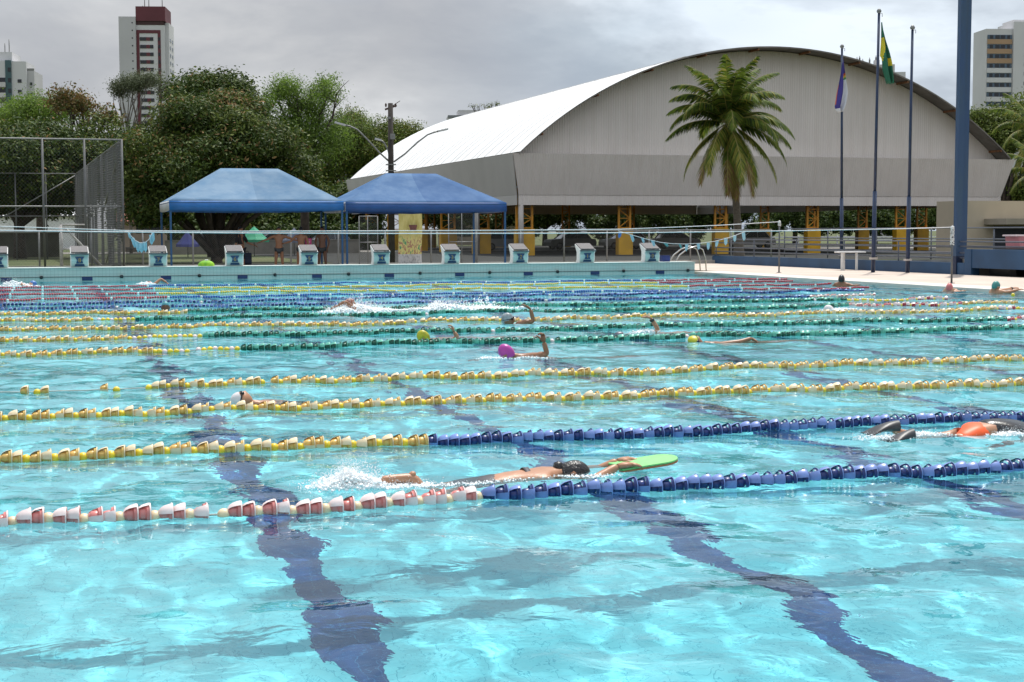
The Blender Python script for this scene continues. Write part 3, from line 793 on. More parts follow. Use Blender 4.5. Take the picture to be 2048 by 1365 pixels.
def net(b, p0, p1, z0, z1, pitch, r):
    p0, p1 = Vector(p0), Vector(p1); L = (p1 - p0).length; d = (p1 - p0) / L; nr = Vector((-d.y, d.x, 0)) * r
    k = 0
    while k * pitch < L:
        s_ = k * pitch; q = p0 + d * s_; wob = Vector((-d.y, d.x, 0)) * (.10 * math.sin(k * .13) + .05 * math.sin(k * .31))
        A, B = q + wob + Vector((0, 0, z0)), q + wob * .4 + Vector((0, 0, z1)); e = d * r
        b.add([A - e, A + e, A + nr, B - e, B + e, B + nr], [(0, 1, 4, 3), (1, 2, 5, 4), (2, 0, 3, 5)])
        k += 1
    k = 0
    while z0 + k * pitch < z1:
        z = z0 + k * pitch; K = 60; up = Vector((0, 0, r))
        for j in range(K):
            A, B = p0 + d * (L * j / K), p0 + d * (L * (j + 1) / K); A.z = B.z = z
            wa = .10 * math.sin(L * j / K / pitch * .13) + .05 * math.sin(L * j / K / pitch * .31)
            wb = .10 * math.sin(L * (j + 1) / K / pitch * .13) + .05 * math.sin(L * (j + 1) / K / pitch * .31)
            n_ = Vector((-d.y, d.x, 0)); A += n_ * wa; B += n_ * wb
            b.add([A - up, A + up, A + n_ * r, B - up, B + up, B + n_ * r], [(0, 1, 4, 3), (1, 2, 5, 4), (2, 0, 3, 5)])
        k += 1
b = MB(); net(b, (0, 0, 0), (dx, dy, 0), .05, CH - .05, .10, .011); b.build('side_net', mat('dark_net', (0.13, 0.13, 0.13), 0.8), t)
b = MB(); wire_panel(b, (-9, .03, 0), (-.05, .03, 0), .05, CH - .05, .14, .0022); b.build('front_mesh', M_wire, t)

# white goal frame inside the court
g0 = at(122, 450, 66); 
t = thing('goal_frame', (g0.x, 66, 0), 'white metal goal frame seen side on inside the ball court', 'goal')
b = MB(); gz_ = g0.z
for y in (0, 2.6): b.tube([(0, y, 0), (0, y, gz_)], .055, 8)
b.tube([(0, 0, gz_), (0, 2.6, gz_)], .055, 8)
for y in (0, 2.6): b.tube([(0, y, gz_), (.95, y, gz_)], .03, 6)
b.build('goal_posts', mat('worn_white_steel', (0.50, 0.48, 0.46), 0.6, 0.15, 6), t)
b = MB()
for y in (0, 2.6): b.tube([(.15, y, gz_ - .1), (1.75, y, 0.02)], .035, 6); b.tube([(.1, y, .9), (.95, y, .85)], .02, 6)
b.tube([(1.75, 0, .03), (1.75, 2.6, .03)], .03, 6)
b.build('brace', mat('worn_white_steel', (0.5, 0.48, 0.46)), t)
# dark boundary wall far left
a = at(-90, 463, 104); e = at(118, 463, 104)
b = MB(); b.box2((a.x, 104, 0), (e.x, 104.3, 1.52)); b.box2((a.x, 103.96, 1.52), (e.x, 104.34, 1.58)); 
tag(b.build('boundary_wall', mat('dark_plaster', (0.11, 0.105, 0.085), 0.9, 0.25, 0.8)), 'low dark stained boundary wall at the far left under the trees', 'wall')
# white house put in for the bright patches behind the left trees
a = at(-20, 440, 150); e = at(182, 440, 150)
t = thing('bright_patch_house', (a.x, 150, 0), 'white low house put in for the bright patches under the dark trees on the left', 'house')
b = MB(); b.box2((0, 0, 0), (e.x - a.x, 8, 3.1)); b.build('wall', mat('white_render', (0.8, 0.8, 0.8), 0.7, 0.03, 1), t)
b = MB(); b.prism([(-.4, 3.1), (8.4, 3.1), (4, 4.0)], 'X', -.4, e.x - a.x + .4); b.build('roof', mat('white_roof_sheet', (0.75, 0.75, 0.75), 0.6), t)
# red roofed house
a = at(248, 456, 130); e = at(335, 456, 130)
t = thing('red_roofed_house', (a.x, 130, 0), 'small house with a red tiled roof behind the big tree', 'house')
ww = e.x - a.x
b = MB(); b.box2((0, .6, 0), (ww, 7, 2.55)); b.build('wall', mat('house_wall', (0.30, 0.24, 0.19), 0.8, 0.1, 1), t)
b = MB(); b.prism([(0, 2.5), (7.4, 2.5), (3.7, 4.2)], 'X', -.3, ww + .3); b.build('roof', ribbed('red_tiles', (0.36, 0.13, 0.09), .3, .8, .2), t)
b = MB(); b.box2((1.0, .55, 1.5), (3.0, .62, 2.2)); b.build('window', mat('dark_glass', (0.015, 0.018, 0.02), 0.2), t)
# second red roof seen through the hall
a = at(905, 447, 175); e = at(1040, 447, 175)
t = thing('red_roofed_house', (a.x, 175, 0), 'house with a pinkish red roof seen through the hall columns', 'house')
ww = e.x - a.x
b = MB(); b.box2((0, .6, 0), (ww, 7, 2.7)); b.build('wall', mat('house_wall', (0.3, 0.24, 0.19)), t)
b = MB(); b.prism([(0, 2.65), (7.4, 2.65), (3.7, 4.6)], 'X', -.3, ww + .3); b.build('roof', ribbed('pink_tiles', (0.42, 0.20, 0.17), .3, .8, .2), t)
b = MB(); b.box2((1.2, .55, 1.0), (2.8, .62, 2.0)); b.build('window', mat('dark_glass', (0.015, 0.018, 0.02)), t)

# ------------------------------------------------------------------ banner
def banner_mat():
    m = bpy.data.materials.new('printed_banner'); m.use_nodes = True; t = m.node_tree; p = t.nodes['Principled BSDF']
    tcn = t.nodes.new('ShaderNodeTexCoord'); mpn = t.nodes.new('ShaderNodeMapping'); mpn.inputs['Scale'].default_value = (8, 8, 3.2)
    t.links.new(tcn.outputs['Object'], mpn.inputs[0])
    n = t.nodes.new('ShaderNodeTexNoise'); n.inputs['Scale'].default_value = 1.0; n.inputs['Detail'].default_value = 2
    t.links.new(mpn.outputs[0], n.inputs['Vector'])
    sp = t.nodes.new('ShaderNodeSeparateXYZ'); t.links.new(tcn.outputs['Object'], sp.inputs[0])
    base = ramp(t, n.outputs[0], [(.3, (0.50, 0.42, 0.12)), (.6, (0.62, 0.54, 0.20))])
    pic = ramp(t, n.outputs[1], [(.25, (.10, .28, .12)), (.42, (.62, .54, .2)), (.52, (.36, .17, .11)), (.58, (.62, .54, .2)), (.7, (.30, .30, .30))])
    pic.color_ramp.interpolation = 'CONSTANT'
    mr = t.nodes.new('ShaderNodeMapRange'); mr.inputs[1].default_value = 1.45; mr.inputs[2].default_value = 1.15
    t.links.new(sp.outputs[2], mr.inputs[0])
    m1 = t.nodes.new('ShaderNodeMixRGB'); t.links.new(mr.outputs[0], m1.inputs[0]); t.links.new(base.outputs[0], m1.inputs[1]); t.links.new(pic.outputs[0], m1.inputs[2])
    v = t.nodes.new('ShaderNodeTexVoronoi'); v.inputs['Scale'].default_value = 2.2; t.links.new(mpn.outputs[0], v.inputs['Vector'])
    wr = ramp(t, v.outputs[0], [(.2, (.30, .30, .30)), (.5, (.55, .54, .53))])
    lt = t.nodes.new('ShaderNodeMath'); lt.operation = 'LESS_THAN'; lt.inputs[1].default_value = .60; t.links.new(sp.outputs[2], lt.inputs[0])
    m2 = t.nodes.new('ShaderNodeMixRGB'); t.links.new(lt.outputs[0], m2.inputs[0]); t.links.new(m1.outputs[0], m2.inputs[1]); t.links.new(wr.outputs[0], m2.inputs[2])
    t.links.new(m2.outputs[0], p.inputs['Base Color']); p.inputs['Roughness'].default_value = .55
    return m
a = at(796, 425, FY - .5); e = at(843, 425, FY - .5); bw = e.x - a.x
t = thing('banner', (a.x, FY - .5, 0), 'creased yellow banner with a whitish lower part hanging on the fence', 'banner')
b = MB(); NX, NZ = 26, 40; vs = []
for j in range(NZ + 1):
    for i in range(NX + 1):
        u, s_ = i / NX, j / NZ
        z = a.z - (a.z - .12) * s_ 
        fold = .05 * math.sin(math.pi * u) * math.sin(s_ * 7.5 + abs(u - .55) * -5) + .03 * math.sin(u * 19 + s_ * 3) * (.4 + s_ * .6)
        vs.append((u * bw + .02 * math.sin(s_ * 6), -.06 + fold, z))
b.add(vs, [(j * (NX + 1) + i, j * (NX + 1) + i + 1, (j + 1) * (NX + 1) + i + 1, (j + 1) * (NX + 1) + i) for j in range(NZ) for i in range(NX)], 0, True)
o = b.build('cloth', banner_mat(), t); s = o.modifiers.new('thick', 'SOLIDIFY'); s.thickness = .006
b = MB(); b.add([(.42 * bw, -.13, 1.87), (.78 * bw, -.13, 1.87), (.74 * bw, -.135, 1.64), (.48 * bw, -.135, 1.64)], [(0, 1, 2, 3)]); b.build('maroon_panel', mat('maroon_print', (0.16, 0.06, 0.05), .6, .3, 9), t)
b = MB(); b.box2((-.05, -.09, a.z - .02), (bw + .05, .0, a.z + .03)); b.build('top_bar', mat('banner_bar', (0.6, 0.55, 0.3), .5), t)

# ------------------------------------------------------------------ street light with three lamps
M_tar = mat('tarred_wood', (0.035, 0.028, 0.024), 0.9, 0.3, 3, bump=.3)
pb = at(783, 464, 72)
t = thing('street_lamp', (pb.x, 72, 0), 'tall dark utility pole with three curved grey lamp arms', 'street lamp')
zt = at(783, 207, 72).z
b = MB(); b.tube([(0, 0, 0), (0, 0, zt)], [.17, .12], 10); p_ = b.build('pole', M_tar, t)
b = MB(); b.bar((-.26, 0, zt - .30), (.30, 0, zt - .10), .07, .09); b.bar((.05, -.05, zt - .15), (.46, -.05, zt + .12), .03)
for x in (-.22, .0, .25): b.lathe([(.0, zt - .2), (.04, zt - .15), (.05, zt - .05), (.0, zt + .02)], 8, 0, 'Z', (x, 0, 0))
b.build('crossarm', mat('insulator_brown', (.07, .035, .025), .5), t)
for (c_, d_) in (((0, 0, at(0, 335, 72).z), (.44, .3, .05)), ((0, 0, at(0, 322, 72).z), (.44, .3, .05)), ((.05, -.16, at(0, 262, 72).z), (.22, .16, .26)), ((-.1, -.14, at(0, 222, 72).z), (.14, .12, .10))):
    b = MB(); b.box(c_, d_); b.build('bracket', M_galv, t)
def px(u, v, yy=72): q = at(u, v, yy); return Vector((q.x - pb.x, 0, q.z))
for (pts, head, tilt) in (([(779, 324), (758, 305), (735, 280), (715, 260), (700, 253), (690, 251)], (683, 249), 1), ([(788, 324), (810, 308), (835, 285), (855, 270), (868, 265), (876, 263)], (885, 261), -1), ([(780, 318), (776, 300), (768, 286), (762, 281)], (758, 280), 1)):
    b = MB(); b.tube([px(*q) for q in pts], .04, 8); arm = b.build('lamp_arm', M_galv, t)
    h0, h1 = px(*pts[-1]), px(*head); d_ = (h1 - h0).normalized(); L_ = .34 if abs(pts[-1][0] - head[0]) > 5 else .2
    b = MB(); q = d_.to_track_quat('X', 'Z').to_matrix()
    b.box(h0 + d_ * L_ * .7, (L_ * 1.5, .2, .09), 0, M=q); b.build('lamp_head', mat('lamp_grey', (.5, .5, .5), .4), arm)

# ------------------------------------------------------------------ flag poles, mast and ramp on the right
M_dkblue = mat('dark_blue_steel', (0.012, 0.028, 0.075), 0.4, 0.2, 3)
def flagpole(u0, v0, u1, v1, y, label):
    a = at(u0, v0, y); e = at(u1, v1, y)
    t = thing('flag_pole', (a.x, y, 0.0), label, 'flag pole', 'flag poles before the sports hall')
    d_ = Vector((e.x - a.x, 0, e.z)); zj = .27
    b = MB(); b.tube([(0, 0, 0), d_ * .32], .075, 10); b.tube([d_ * .32, d_], [.055, .045], 10); b.build('pole', M_dkblue, t)
    b = MB(); b.lathe([(0, .0), (.07, .02), (.09, .08), (.05, .15), (0, .17)], 10, 0, 'Z', tuple(d_)); b.tube([d_ + Vector((0, 0, -.02)), d_ + Vector((.13, 0, .0)), d_ + Vector((.13, 0, -.12))], .012, 5); b.build('finial', M_galv, t)
    b = MB(); b.box((d_.x * .06, 0, d_.z * .06), (.22, .2, .07)); b.build('collar', M_pipe, t)
    return t, a, d_
fp1, a1, d1 = flagpole(1683, 527, 1684, 97, 58, 'shortest dark blue flag pole, flying a limp purple and white flag')
fp2, a2, d2 = flagpole(1746, 540, 1758, 27, 49.5, 'tallest dark blue flag pole, flying the limp green and yellow flag')
fp3, a3, d3 = flagpole(1815, 543, 1825, 60, 48.5, 'bare dark blue flag pole without any flag')
def flag(u_hoist, pts_l, pts_r, y, mats, zone, label, cat='flag'):
    """a limp flag: left and right outline in photo points, hung in folds"""
    N, K = 24, 14; vs = []; mi = []
    for j in range(N + 1):
        s_ = j / N
        def interp(P):
            vv = P[0][1] + (P[-1][1] - P[0][1]) * s_
            return float(np.interp(vv, [p[1] for p in P], [p[0] for p in P])), vv
        ul, vl = interp(pts_l); ur, vr = interp(pts_r)
        for i in range(K + 1):
            u = i / K
            q = at(ul + (ur - ul) * u, vl + (vr - vl) * u, y)
            vs.append((q.x, y + .10 * math.sin(u * 9 + s_ * 2.2) * (.3 + s_), q.z))
    fs = [(j * (K + 1) + i, j * (K + 1) + i + 1, (j + 1) * (K + 1) + i + 1, (j + 1) * (K + 1) + i) for j in range(N) for i in range(K)]
    for j in range(N):
        for i in range(K): mi.append(zone((i + .5) / K, (j + .5) / N))
    c = sum((Vector(v) for v in vs), Vector()) / len(vs)
    b = MB(); b.add([Vector(v) - c for v in vs], fs, 0, True); b.m = mi
    o = b.build('flag', mats); o.location = c; s = o.modifiers.new('thick', 'SOLIDIFY'); s.thickness = .006
    tag(o, label, cat, 'flags on the flag poles'); return o
F = lambda n, c: mat(n, c, .7, .08, 3)
flag(0, [(1763, 45), (1763, 85), (1762, 112), (1766, 118), (1768, 140), (1776, 168)], [(1763.5, 45), (1771, 80), (1778, 105), (1782, 125), (1783, 145), (1785, 168)], 49.4, [F('flag_green', (0.02, 0.13, 0.07)), F('flag_yellow', (0.62, 0.50, 0.03)), F('flag_bluedisc', (.02, .04, .2))],
     lambda u, s: 1 if (.27 < s < .62 and u < .75 - (s - .27) * 1.9) or (.60 < s < .70 and u > .45 - .2 * abs(s - .65)) else 0, 'limp green flag with a yellow diamond, on the tallest pole')
flag(0, [(1685, 128), (1680, 160), (1675, 190), (1672, 215), (1677, 226)], [(1687, 120), (1691, 150), (1694, 185), (1690, 208), (1683, 224)], 57.85, [F('flag_violet', (0.035, 0.025, 0.19)), F('flag_white', (0.62, 0.62, 0.66)), F('flag_red', (0.5, 0.09, 0.03)), F('flag_gold', (.6, .4, .05)), F('flag_green2', (.03, .22, .08))],
     lambda u, s: (1 if s > .9 else (2 if s > .4 and u < .07 and s < .85 else (3 if .29 < s < .33 and u > .4 else (2 if .26 < s < .30 and u > .4 else (4 if .33 < s < .37 and u > .6 else (1 if u > .52 and s > .33 else 0)))))), 'limp purple and white flag with a rainbow stripe, on the shortest pole')
# lighting mast of two square columns
ma = atz(1914, 549, DECK); my = ma.y
t = thing('lighting_mast', (ma.x, my, DECK), 'very tall blue steel mast of two columns, cut off by the frame', 'mast')
M_mast = mat('mast_blue', (0.022, 0.062, 0.15), 0.45, vscale=1.2, col2=(0.035, 0.075, 0.135), stretch=(3, 3, .4))
M_mast2 = mat('mast_lower', (0.01, 0.022, 0.06), 0.5, .2, 2)
lean = (at(1932, 0, my).x - at(1921, 540, my).x) / (at(1937, 0, my).z - .06)
for k, (dx_, w_) in enumerate(((0.0, .20), (.235, .16))):
    b = MB(); H_ = 9.5
    b.bar((dx_, .05 * k, .62), (dx_ + lean * H_, .05 * k, H_), w_, .22, 0); b.bar((dx_, .05 * k, 0), (dx_ + lean * .62, .05 * k, .62), w_ + .01, .23, 1)
    b.build('column', [M_mast, M_mast2], t)
b = MB()
for k in range(12): b.box((.12 + lean * (.8 * k + .6), .02, .8 * k + .6), (.22, .03, .10))
b.build('tie_plate', M_mast2, t)
# ramp with parapet and railings, running along the deck's far side
M_rampblue = mat('ramp_blue', (0.018, 0.065, 0.145), 0.55, 0.15, 1.0)
M_rail = mat('rail_grey_blue', (0.085, 0.095, 0.12), 0.45, 0.1, 5)
RX = DX1
t = thing('ramp_wall', (RX, 36, 0), 'dark blue ramp with low parapet and landing along the right deck', 'ramp')
b = MB()
b.prism([(9.6, 0), (30.2, 0), (30.2, .42), (9.6, .46)], 'X', .0, .22)                      # y-z outline of the low parapet
b.build('parapet', M_rampblue, t)
b = MB(); b.prism([(-12, .30), (9.3, .30), (9.3, .93), (-12, .93)], 'X', -.04, .24); 
for y in (-12, 1.0, 3.2, 9.3): b.box2((-.06, y - .2, 0), (.26, y + .2, .93))
b.build('landing_wall', M_rampblue, t)
b = MB(); b.box2((.26, -12, .60), (4.2, 9.3, .72)); b.prism([(9.3, 0), (30, 0), (30, .12), (9.3, .60)], 'X', .22, 1.9); b.build('slab', M_conc, t)
b = MB(); b.box2((1.6, -12, 0), (1.7, 9.3, .60)); b.build('shadow_gap_wall', mat('brown_block', (.05, .035, .025), .9), t)
t = thing('ramp_railing', (RX, 36, 0), 'grey blue tubular railing with four rails along the ramp', 'railing')
b = MB()
for z in (.62, .80, 1.02, 1.18): b.tube([(.11, -12, z + .0), (.11, 30.2, z)], .026, 6)
b.build('rail', M_rail, t)
pm = MB(); pm.tube([(0, 0, 0.0), (0, 0, 1.20)], .028, 6); pmm = pm.mesh('post', M_rail)
for y in (-11, -7.5, -4, 2.2, 6, 10.2, 14, 18, 22, 26, 30): link('post', pmm, t, (.11, y, 0))
t = thing('upper_railing', (RX + 2.1, 36, .4), 'upper grey railing set back on the far side of the ramp', 'railing')
b = MB()
for z in (.3, .55, .85, 1.25): b.tube([(0, -12, z), (0, 27, z)], .024, 6)
b.build('rail', M_rail, t)
for y in (-9, -5, -1, 3, 7, 11, 15, 19, 23, 27):
    link('post', pmm, t, (0, y, 0))
# beige building with flat awning on the right
a = at(1922, 402, 80); 
t = thing('beige_building', (a.x, 80, 0), 'beige flat roofed building with a concrete awning at the right edge', 'building')
b = MB(); b.box2((0, 0, 0), (16, 2.6, a.z)); b.build('wall', mat('beige_render', (0.50, 0.42, 0.31), .85, .06, .6), t)
b = MB(); zc = at(1880, 438, 79).z; b.box2((1.6, -2.2, zc - .34), (16, -.01, zc)); b.build('awning', mat('awning_concrete', (.32, .28, .22), .9, .12, 1), t)
for x_, w_ in ((2.3, 2.1), (6, 2)):
    b = MB(); b.box2((x_, -.04, 0), (x_ + w_, .02, 1.8)); b.build('door', mat('door_dark', (.03, .035, .05), .6), t)
# bins
def bin_(u0, u1, v0, v1, y, m, ml, label, lid=True):
    a, e = at(u0, v1, y), at(u1, v0, y); w = e.x - a.x; h = e.z - a.z
    t = thing('bin', (a.x, y, a.z), label, 'bin')
    b = MB(); r = .12 * w
    lo = [(r + .06, -.02), (w - r - .06, -.02), (w - .06, .1), (w - .06, w - .1), (w - r, w), (r, w), (.06, w - .1), (.06, .1)]
    n_ = len(lo)
    vs = [(x + (x - w / 2) * -.12, y_ , .0) for x, y_ in lo] + [(x, y_, h * .9) for x, y_ in lo]
    b.add(vs, [tuple(reversed(range(n_))), tuple(range(n_, 2 * n_))] + [(i, (i + 1) % n_, n_ + (i + 1) % n_, n_ + i) for i in range(n_)]); b.build('body', m, t, .01)
    b = MB(); b.box2((-.02, -.06, h * .88), (w + .02, w + .02, h)); b.build('lid', ml, t, .02)
    return t
bin_(2030, 2066, 470, 497, 44, mat('faded_pink', (.42, .16, .18), .5, .08, 3), mat('pale_pink', (.60, .48, .50), .5), 'faded pink bin with a pale lid standing on the ramp landing')
q = atz(2019, 553, DECK)
bin_(2018, 2090, 525, 553.5, q.y, mat('black_plastic', (.02, .02, .022), .4, .2, 6), mat('dark_grey_plastic', (.07, .07, .075), .4), 'black plastic covered bin on the deck beside the blue wall')
# white bench stand on the deck
q = atz(1692, 541, DECK)
t = thing('white_bench', (q.x, q.y, DECK), 'narrow white bench table on three legs at the deck edge', 'bench')
def bx(u): return at(u, 520, q.y).x - q.x
b = MB(); zt_ = at(1700, 503, q.y).z - DECK; b.box2((bx(1674), -.22, zt_ - .06), (bx(1726), .22, zt_)); b.build('top', M_white, t, .01)
for u, y_ in ((1680, -.15), (1691.5, .15), (1710, -.12), (1719, .15)):
    if u == 1719: continue
    b = MB(); b.box2((bx(u) - .035, y_ - .035, 0), (bx(u) + .035, y_ + .035, zt_ - .06)); b.build('leg', M_white, t)
# posts that carry the ropes over the pool
M_postg = mat('post_grey', (.10, .105, .11), .45, .1, 5)
rope_posts = []
for (u, vb, vt, lab) in ((1558, 546, 444, 'thin grey post on the deck holding the flag rope, left of the bench'), (1903, 567, 455, 'thin grey post on the right deck with rope knotted at its top')):
    q = atz(u, vb, DECK); zt_ = at(u, vt, q.y).z
    t = thing('rope_post', (q.x, q.y, DECK), lab, 'post', 'posts that hold the ropes over the pool')
    b = MB(); b.tube([(0, 0, 0), (0, 0, zt_ - DECK)], .03, 8); b.lathe([(.09, 0), (.09, .015), (.03, .02)], 10); b.build('pole', M_postg, t)
    b = MB(); b.lathe([(0, -.04), (.05, -.02), (.055, .02), (0, .05)], 8, 0, 'Z', (0, 0, zt_ - DECK))
    rr = random.Random(3)
    for k in range(14 if u > 1800 else 4):
        z = zt_ - DECK - .03 - .035 * k; an = rr.uniform(0, 6)
        b.tube([(.05 * math.cos(an + s * 1.3), .05 * math.sin(an + s * 1.3), z + .02 * math.sin(s * 2)) for s in range(5)], .014, 5)
    b.build('rope_knot', M_white, t)
    rope_posts.append((q.x, q.y, zt_))
M_ropew = mat('white_rope', (.70, .72, .74), .6, .05, 8)
def overhead_rope(post, prof, label):
    """prof: photo points (u, v) the rope passes, at the post's distance"""
    x, y, z = post
    P = [at(u, v, y) for u, v in prof]; P = [Vector((PX0 - 1.0, y, P[0].z + .04))] + P + [Vector((x, y, z))]
    c = Vector((x, y, 0))
    b = MB(); b.tube([p - c for p in P], .013, 6); o = b.build('overhead_rope', M_ropew); o.location = c
    tag(o, label, 'rope', 'ropes stretched over the pool'); return P
rp1 = overhead_rope(rope_posts[0], [(0, 453), (120, 457), (250, 461.5), (420, 463), (700, 462.5), (1000, 461), (1235, 459), (1320, 456), (1440, 451)], 'white rope over the pool ending at the post left of the bench')
rp2 = overhead_rope(rope_posts[1], [(0, 461), (200, 464), (480, 466.5), (800, 467.5), (1100, 467), (1300, 465.5), (1550, 462.5), (1800, 458)], 'white rope over the pool ending at the knotted post on the right')
# pennant strings, hanging slack from the first rope
def pennants(prof, flags, y, label):
    P = [at(u, v, y) for u, v in prof]; c = P[0].copy()
    t = thing('pennant_string', tuple(c), label, 'pennants', 'pennant strings over the far lanes')
    b = MB(); b.tube([p - c for p in P], .010, 5); b.build('cord', M_ropew, t)
    for (u, v, w, h, tilt, mi) in flags:
        q = at(u, v, y) - c; s_ = y / F_PX
        b = MB(); W_, H_ = w * s_, h * s_; sk = tilt * s_
        vs = [(-W_ / 2, 0, 0), (W_ / 2, 0.02, 0), (W_ / 2 + sk, .05, -H_ * .72), (sk, .03, -H_), (-W_ / 2 + sk, -.02, -H_ * .72)]
        b.add(vs, [(0, 1, 2, 3, 4)]); o = b.build('pennant', M_pen[mi], t); o.location = q
        s2 = o.modifiers.new('thick', 'SOLIDIFY'); s2.thickness = .004
M_pen = [mat('pennant_aqua', (.27, .50, .60), .6, .08, 6), mat('pennant_blue', (.05, .17, .50), .6), mat('pennant_teal', (.06, .30, .32), .6)]
y1_ = rope_posts[0][1]
pennants([(1236, 462), (1262, 470), (1290, 478), (1320, 485), (1345, 488), (1372, 488.5), (1400, 487), (1430, 483), (1460, 475), (1490, 464)],
         [(1241, 464, 8, 14, -2, 1), (1263, 470, 8, 16, 4, 0), (1285, 476, 7, 12, 3, 0), (1305, 481, 8, 14, 4, 0), (1330, 486, 8, 9, 6, 2), (1360, 489, 6, 10, 3, 2), (1374, 488.5, 8, 16, -1, 0), (1397, 487.5, 8, 14, 1, 0), (1417, 486, 8, 16, 0, 0), (1435, 482, 8, 14, -2, 0), (1452, 476, 9, 17, 0, 0), (1470, 471, 8, 15, 0, 0), (1487, 465, 9, 19, 2, 0)], y1_ - .05, 'slack string of light blue pennants beside the pool ladder')
pennants([(255, 463), (262, 472), (270, 481), (280, 486.5), (290, 486), (298, 479), (305, 465)],
         [(258, 466, 5, 12, 2, 0), (265, 476, 7, 20, 4, 0), (273, 483, 7, 22, 3, 0), (283, 486, 9, 20, 0, 0), (290, 484, 7, 21, 1, 0), (302, 470, 7, 20, 1, 0), (306, 466, 5, 18, 1, 0)], y1_ - .05, 'bunched string of pale blue pennants near the dark netting')
# pool ladder handrails
M_steel = mat('stainless_steel', (.55, .54, .52), .25, .05, 5, metal=.8)
q = atz(1415, 541, DECK)
t = thing('pool_ladder', (PX1 + .1, q.y, DECK), 'stainless steel pool ladder with two looped handrails at the far corner', 'ladder')
for dy_ in (-.28, .28):
    b = MB()
    b.tube([(1.15, dy_, 0), (1.12, dy_, .45), (1.0, dy_, .80), (.72, dy_, .93), (.35, dy_, .82), (.05, dy_, .60), (-.12, dy_, .35), (-.05, dy_, .12), (.25, dy_, .02), (.45, dy_, .10), (.55, dy_, .0)], .026, 8); b.build('handrail', M_steel, t)

# white border of light fence seen through the hall on the right
a, e = at(1480, 479, 150), at(1900, 479, 150)
t = thing('white_rail_fence', (a.x, 150, 0), 'low white rail fence glimpsed through the hall', 'fence')
b = MB()
for z in (.45, .8): b.box2((0, 0, z), (e.x - a.x, .06, z + .14))
b.build('rail', mat('fence_white', (.72, .72, .7), .7), t)
pm = MB(); pm.box2((-.06, .07, 0), (.06, .17, 1.05)); pmm = pm.mesh('post', mat('fence_white', (.72, .72, .7)))
for k in range(12): link('post', pmm, t, ((e.x - a.x) * k / 11, 0, 0))
# low garden wall beyond the fence, left
a, e = at(330, 490, 112), at(720, 490, 112)
b = MB(); b.box2((a.x, 112, 0), (e.x, 112.3, .95)); b.box2((a.x, 111.95, .95), (e.x, 112.35, 1.02))
tag(b.build('garden_wall', mat('grey_render', (.24, .22, .19), .9, .2, 1.2)), 'low grey garden wall beyond the tents and the big tree', 'wall')
# small iron railing slanting down left of the first tent
a = at(252, 497, 76); e = at(300, 515, 66.8)
t = thing('iron_railing', (a.x, a.y, 0), 'small dark iron railing slanting past the left tent', 'railing')
b = MB(); d_ = Vector((e.x - a.x, e.y - a.y, 0))
for z in (.12, .85): b.bar(Vector((0, 0, z)), d_ + Vector((0, 0, z)), .05)
for k in range(26): b.bar(d_ * (k / 25) + Vector((0, 0, .05)), d_ * (k / 25) + Vector((0, 0, .85)), .025)
b.build('bars', mat('black_iron', (.02, .02, .02), .5), t)
# ------------------------------------------------------------------ trees
def leaf_mat(name, col, rough=0.45, trans=0.25):
    if name in MATS: return MATS[name]
    m = bpy.data.materials.new(name); MATS[name] = m; m.use_nodes = True; t = m.node_tree; p = t.nodes['Principled BSDF']
    tcn = t.nodes.new('ShaderNodeTexCoord'); n = t.nodes.new('ShaderNodeTexNoise'); n.inputs['Scale'].default_value = 1.6; n.inputs['Detail'].default_value = 3
    t.links.new(tcn.outputs['Object'], n.inputs['Vector'])
    r = ramp(t, n.outputs[0], [(.3, tuple(c * .72 for c in col)), (.7, tuple(min(1, c * 1.3) for c in col))])
    t.links.new(r.outputs[0], p.inputs['Base Color']); p.inputs['Roughness'].default_value = max(rough, .6); p.inputs['Specular IOR Level'].default_value = .22
    tr = t.nodes.new('ShaderNodeBsdfTranslucent'); t.links.new(r.outputs[0], tr.inputs['Color'])
    mx_ = t.nodes.new('ShaderNodeMixShader'); mx_.inputs[0].default_value = trans
    t.links.new(p.outputs[0], mx_.inputs[1]); t.links.new(tr.outputs[0], mx_.inputs[2]); t.links.new(mx_.outputs[0], t.nodes['Material Output'].inputs['Surface'])
    return m
M_bark = mat('bark_brown', (.06, .045, .034), .95, .3, 3, bump=.5, bscale=12)
M_barkg = mat('bark_grey', (.16, .14, .12), .95, .25, 3, bump=.4, bscale=12)
def leaves(g, clumps, n_per, size, aspect=2.2, droop=0.0, shell=0.55, up=0.5):
    """clumps: (centre, radius vector, material weights). Returns vertices, quads, material slots of leaf faces"""
    Vs, Ms = [], []
    for (c, r, wts) in clumps:
        n = max(10, int(4.2 * n_per * (r[0] * r[1] * r[2]) ** (2 / 3)))
        d = g.normal(size=(n, 3)); d /= np.linalg.norm(d, axis=1)[:, None]
        rad = shell + (1 - shell) * g.random(n) ** .7
        rad *= 1 + .22 * g.normal(size=n)
        p = np.asarray(c) + d * rad[:, None] * np.asarray(r)
        nrm = d * .55 + g.normal(size=(n, 3)) * .55 + np.array([0, 0, up]); nrm /= np.linalg.norm(nrm, axis=1)[:, None]
        a = g.normal(size=(n, 3)) + np.array([0, 0, -droop]); a -= nrm * (a * nrm).sum(1)[:, None]; a /= np.linalg.norm(a, axis=1)[:, None] + 1e-9
        b_ = np.cross(nrm, a)
        s = .40 * size * (0.6 + .8 * g.random(n))[:, None]
        L, Wd = a * s * aspect / 2, b_ * s / 2
        q = np.stack([p - L, p + Wd, p + L, p - Wd], 1)
        Vs.append(q.reshape(-1, 3)); Ms.append(g.choice(len(wts), size=n, p=np.array(wts) / sum(wts)))
    V = np.concatenate(Vs); M = np.concatenate(Ms)
    return V, np.arange(len(V)).reshape(-1, 4), M
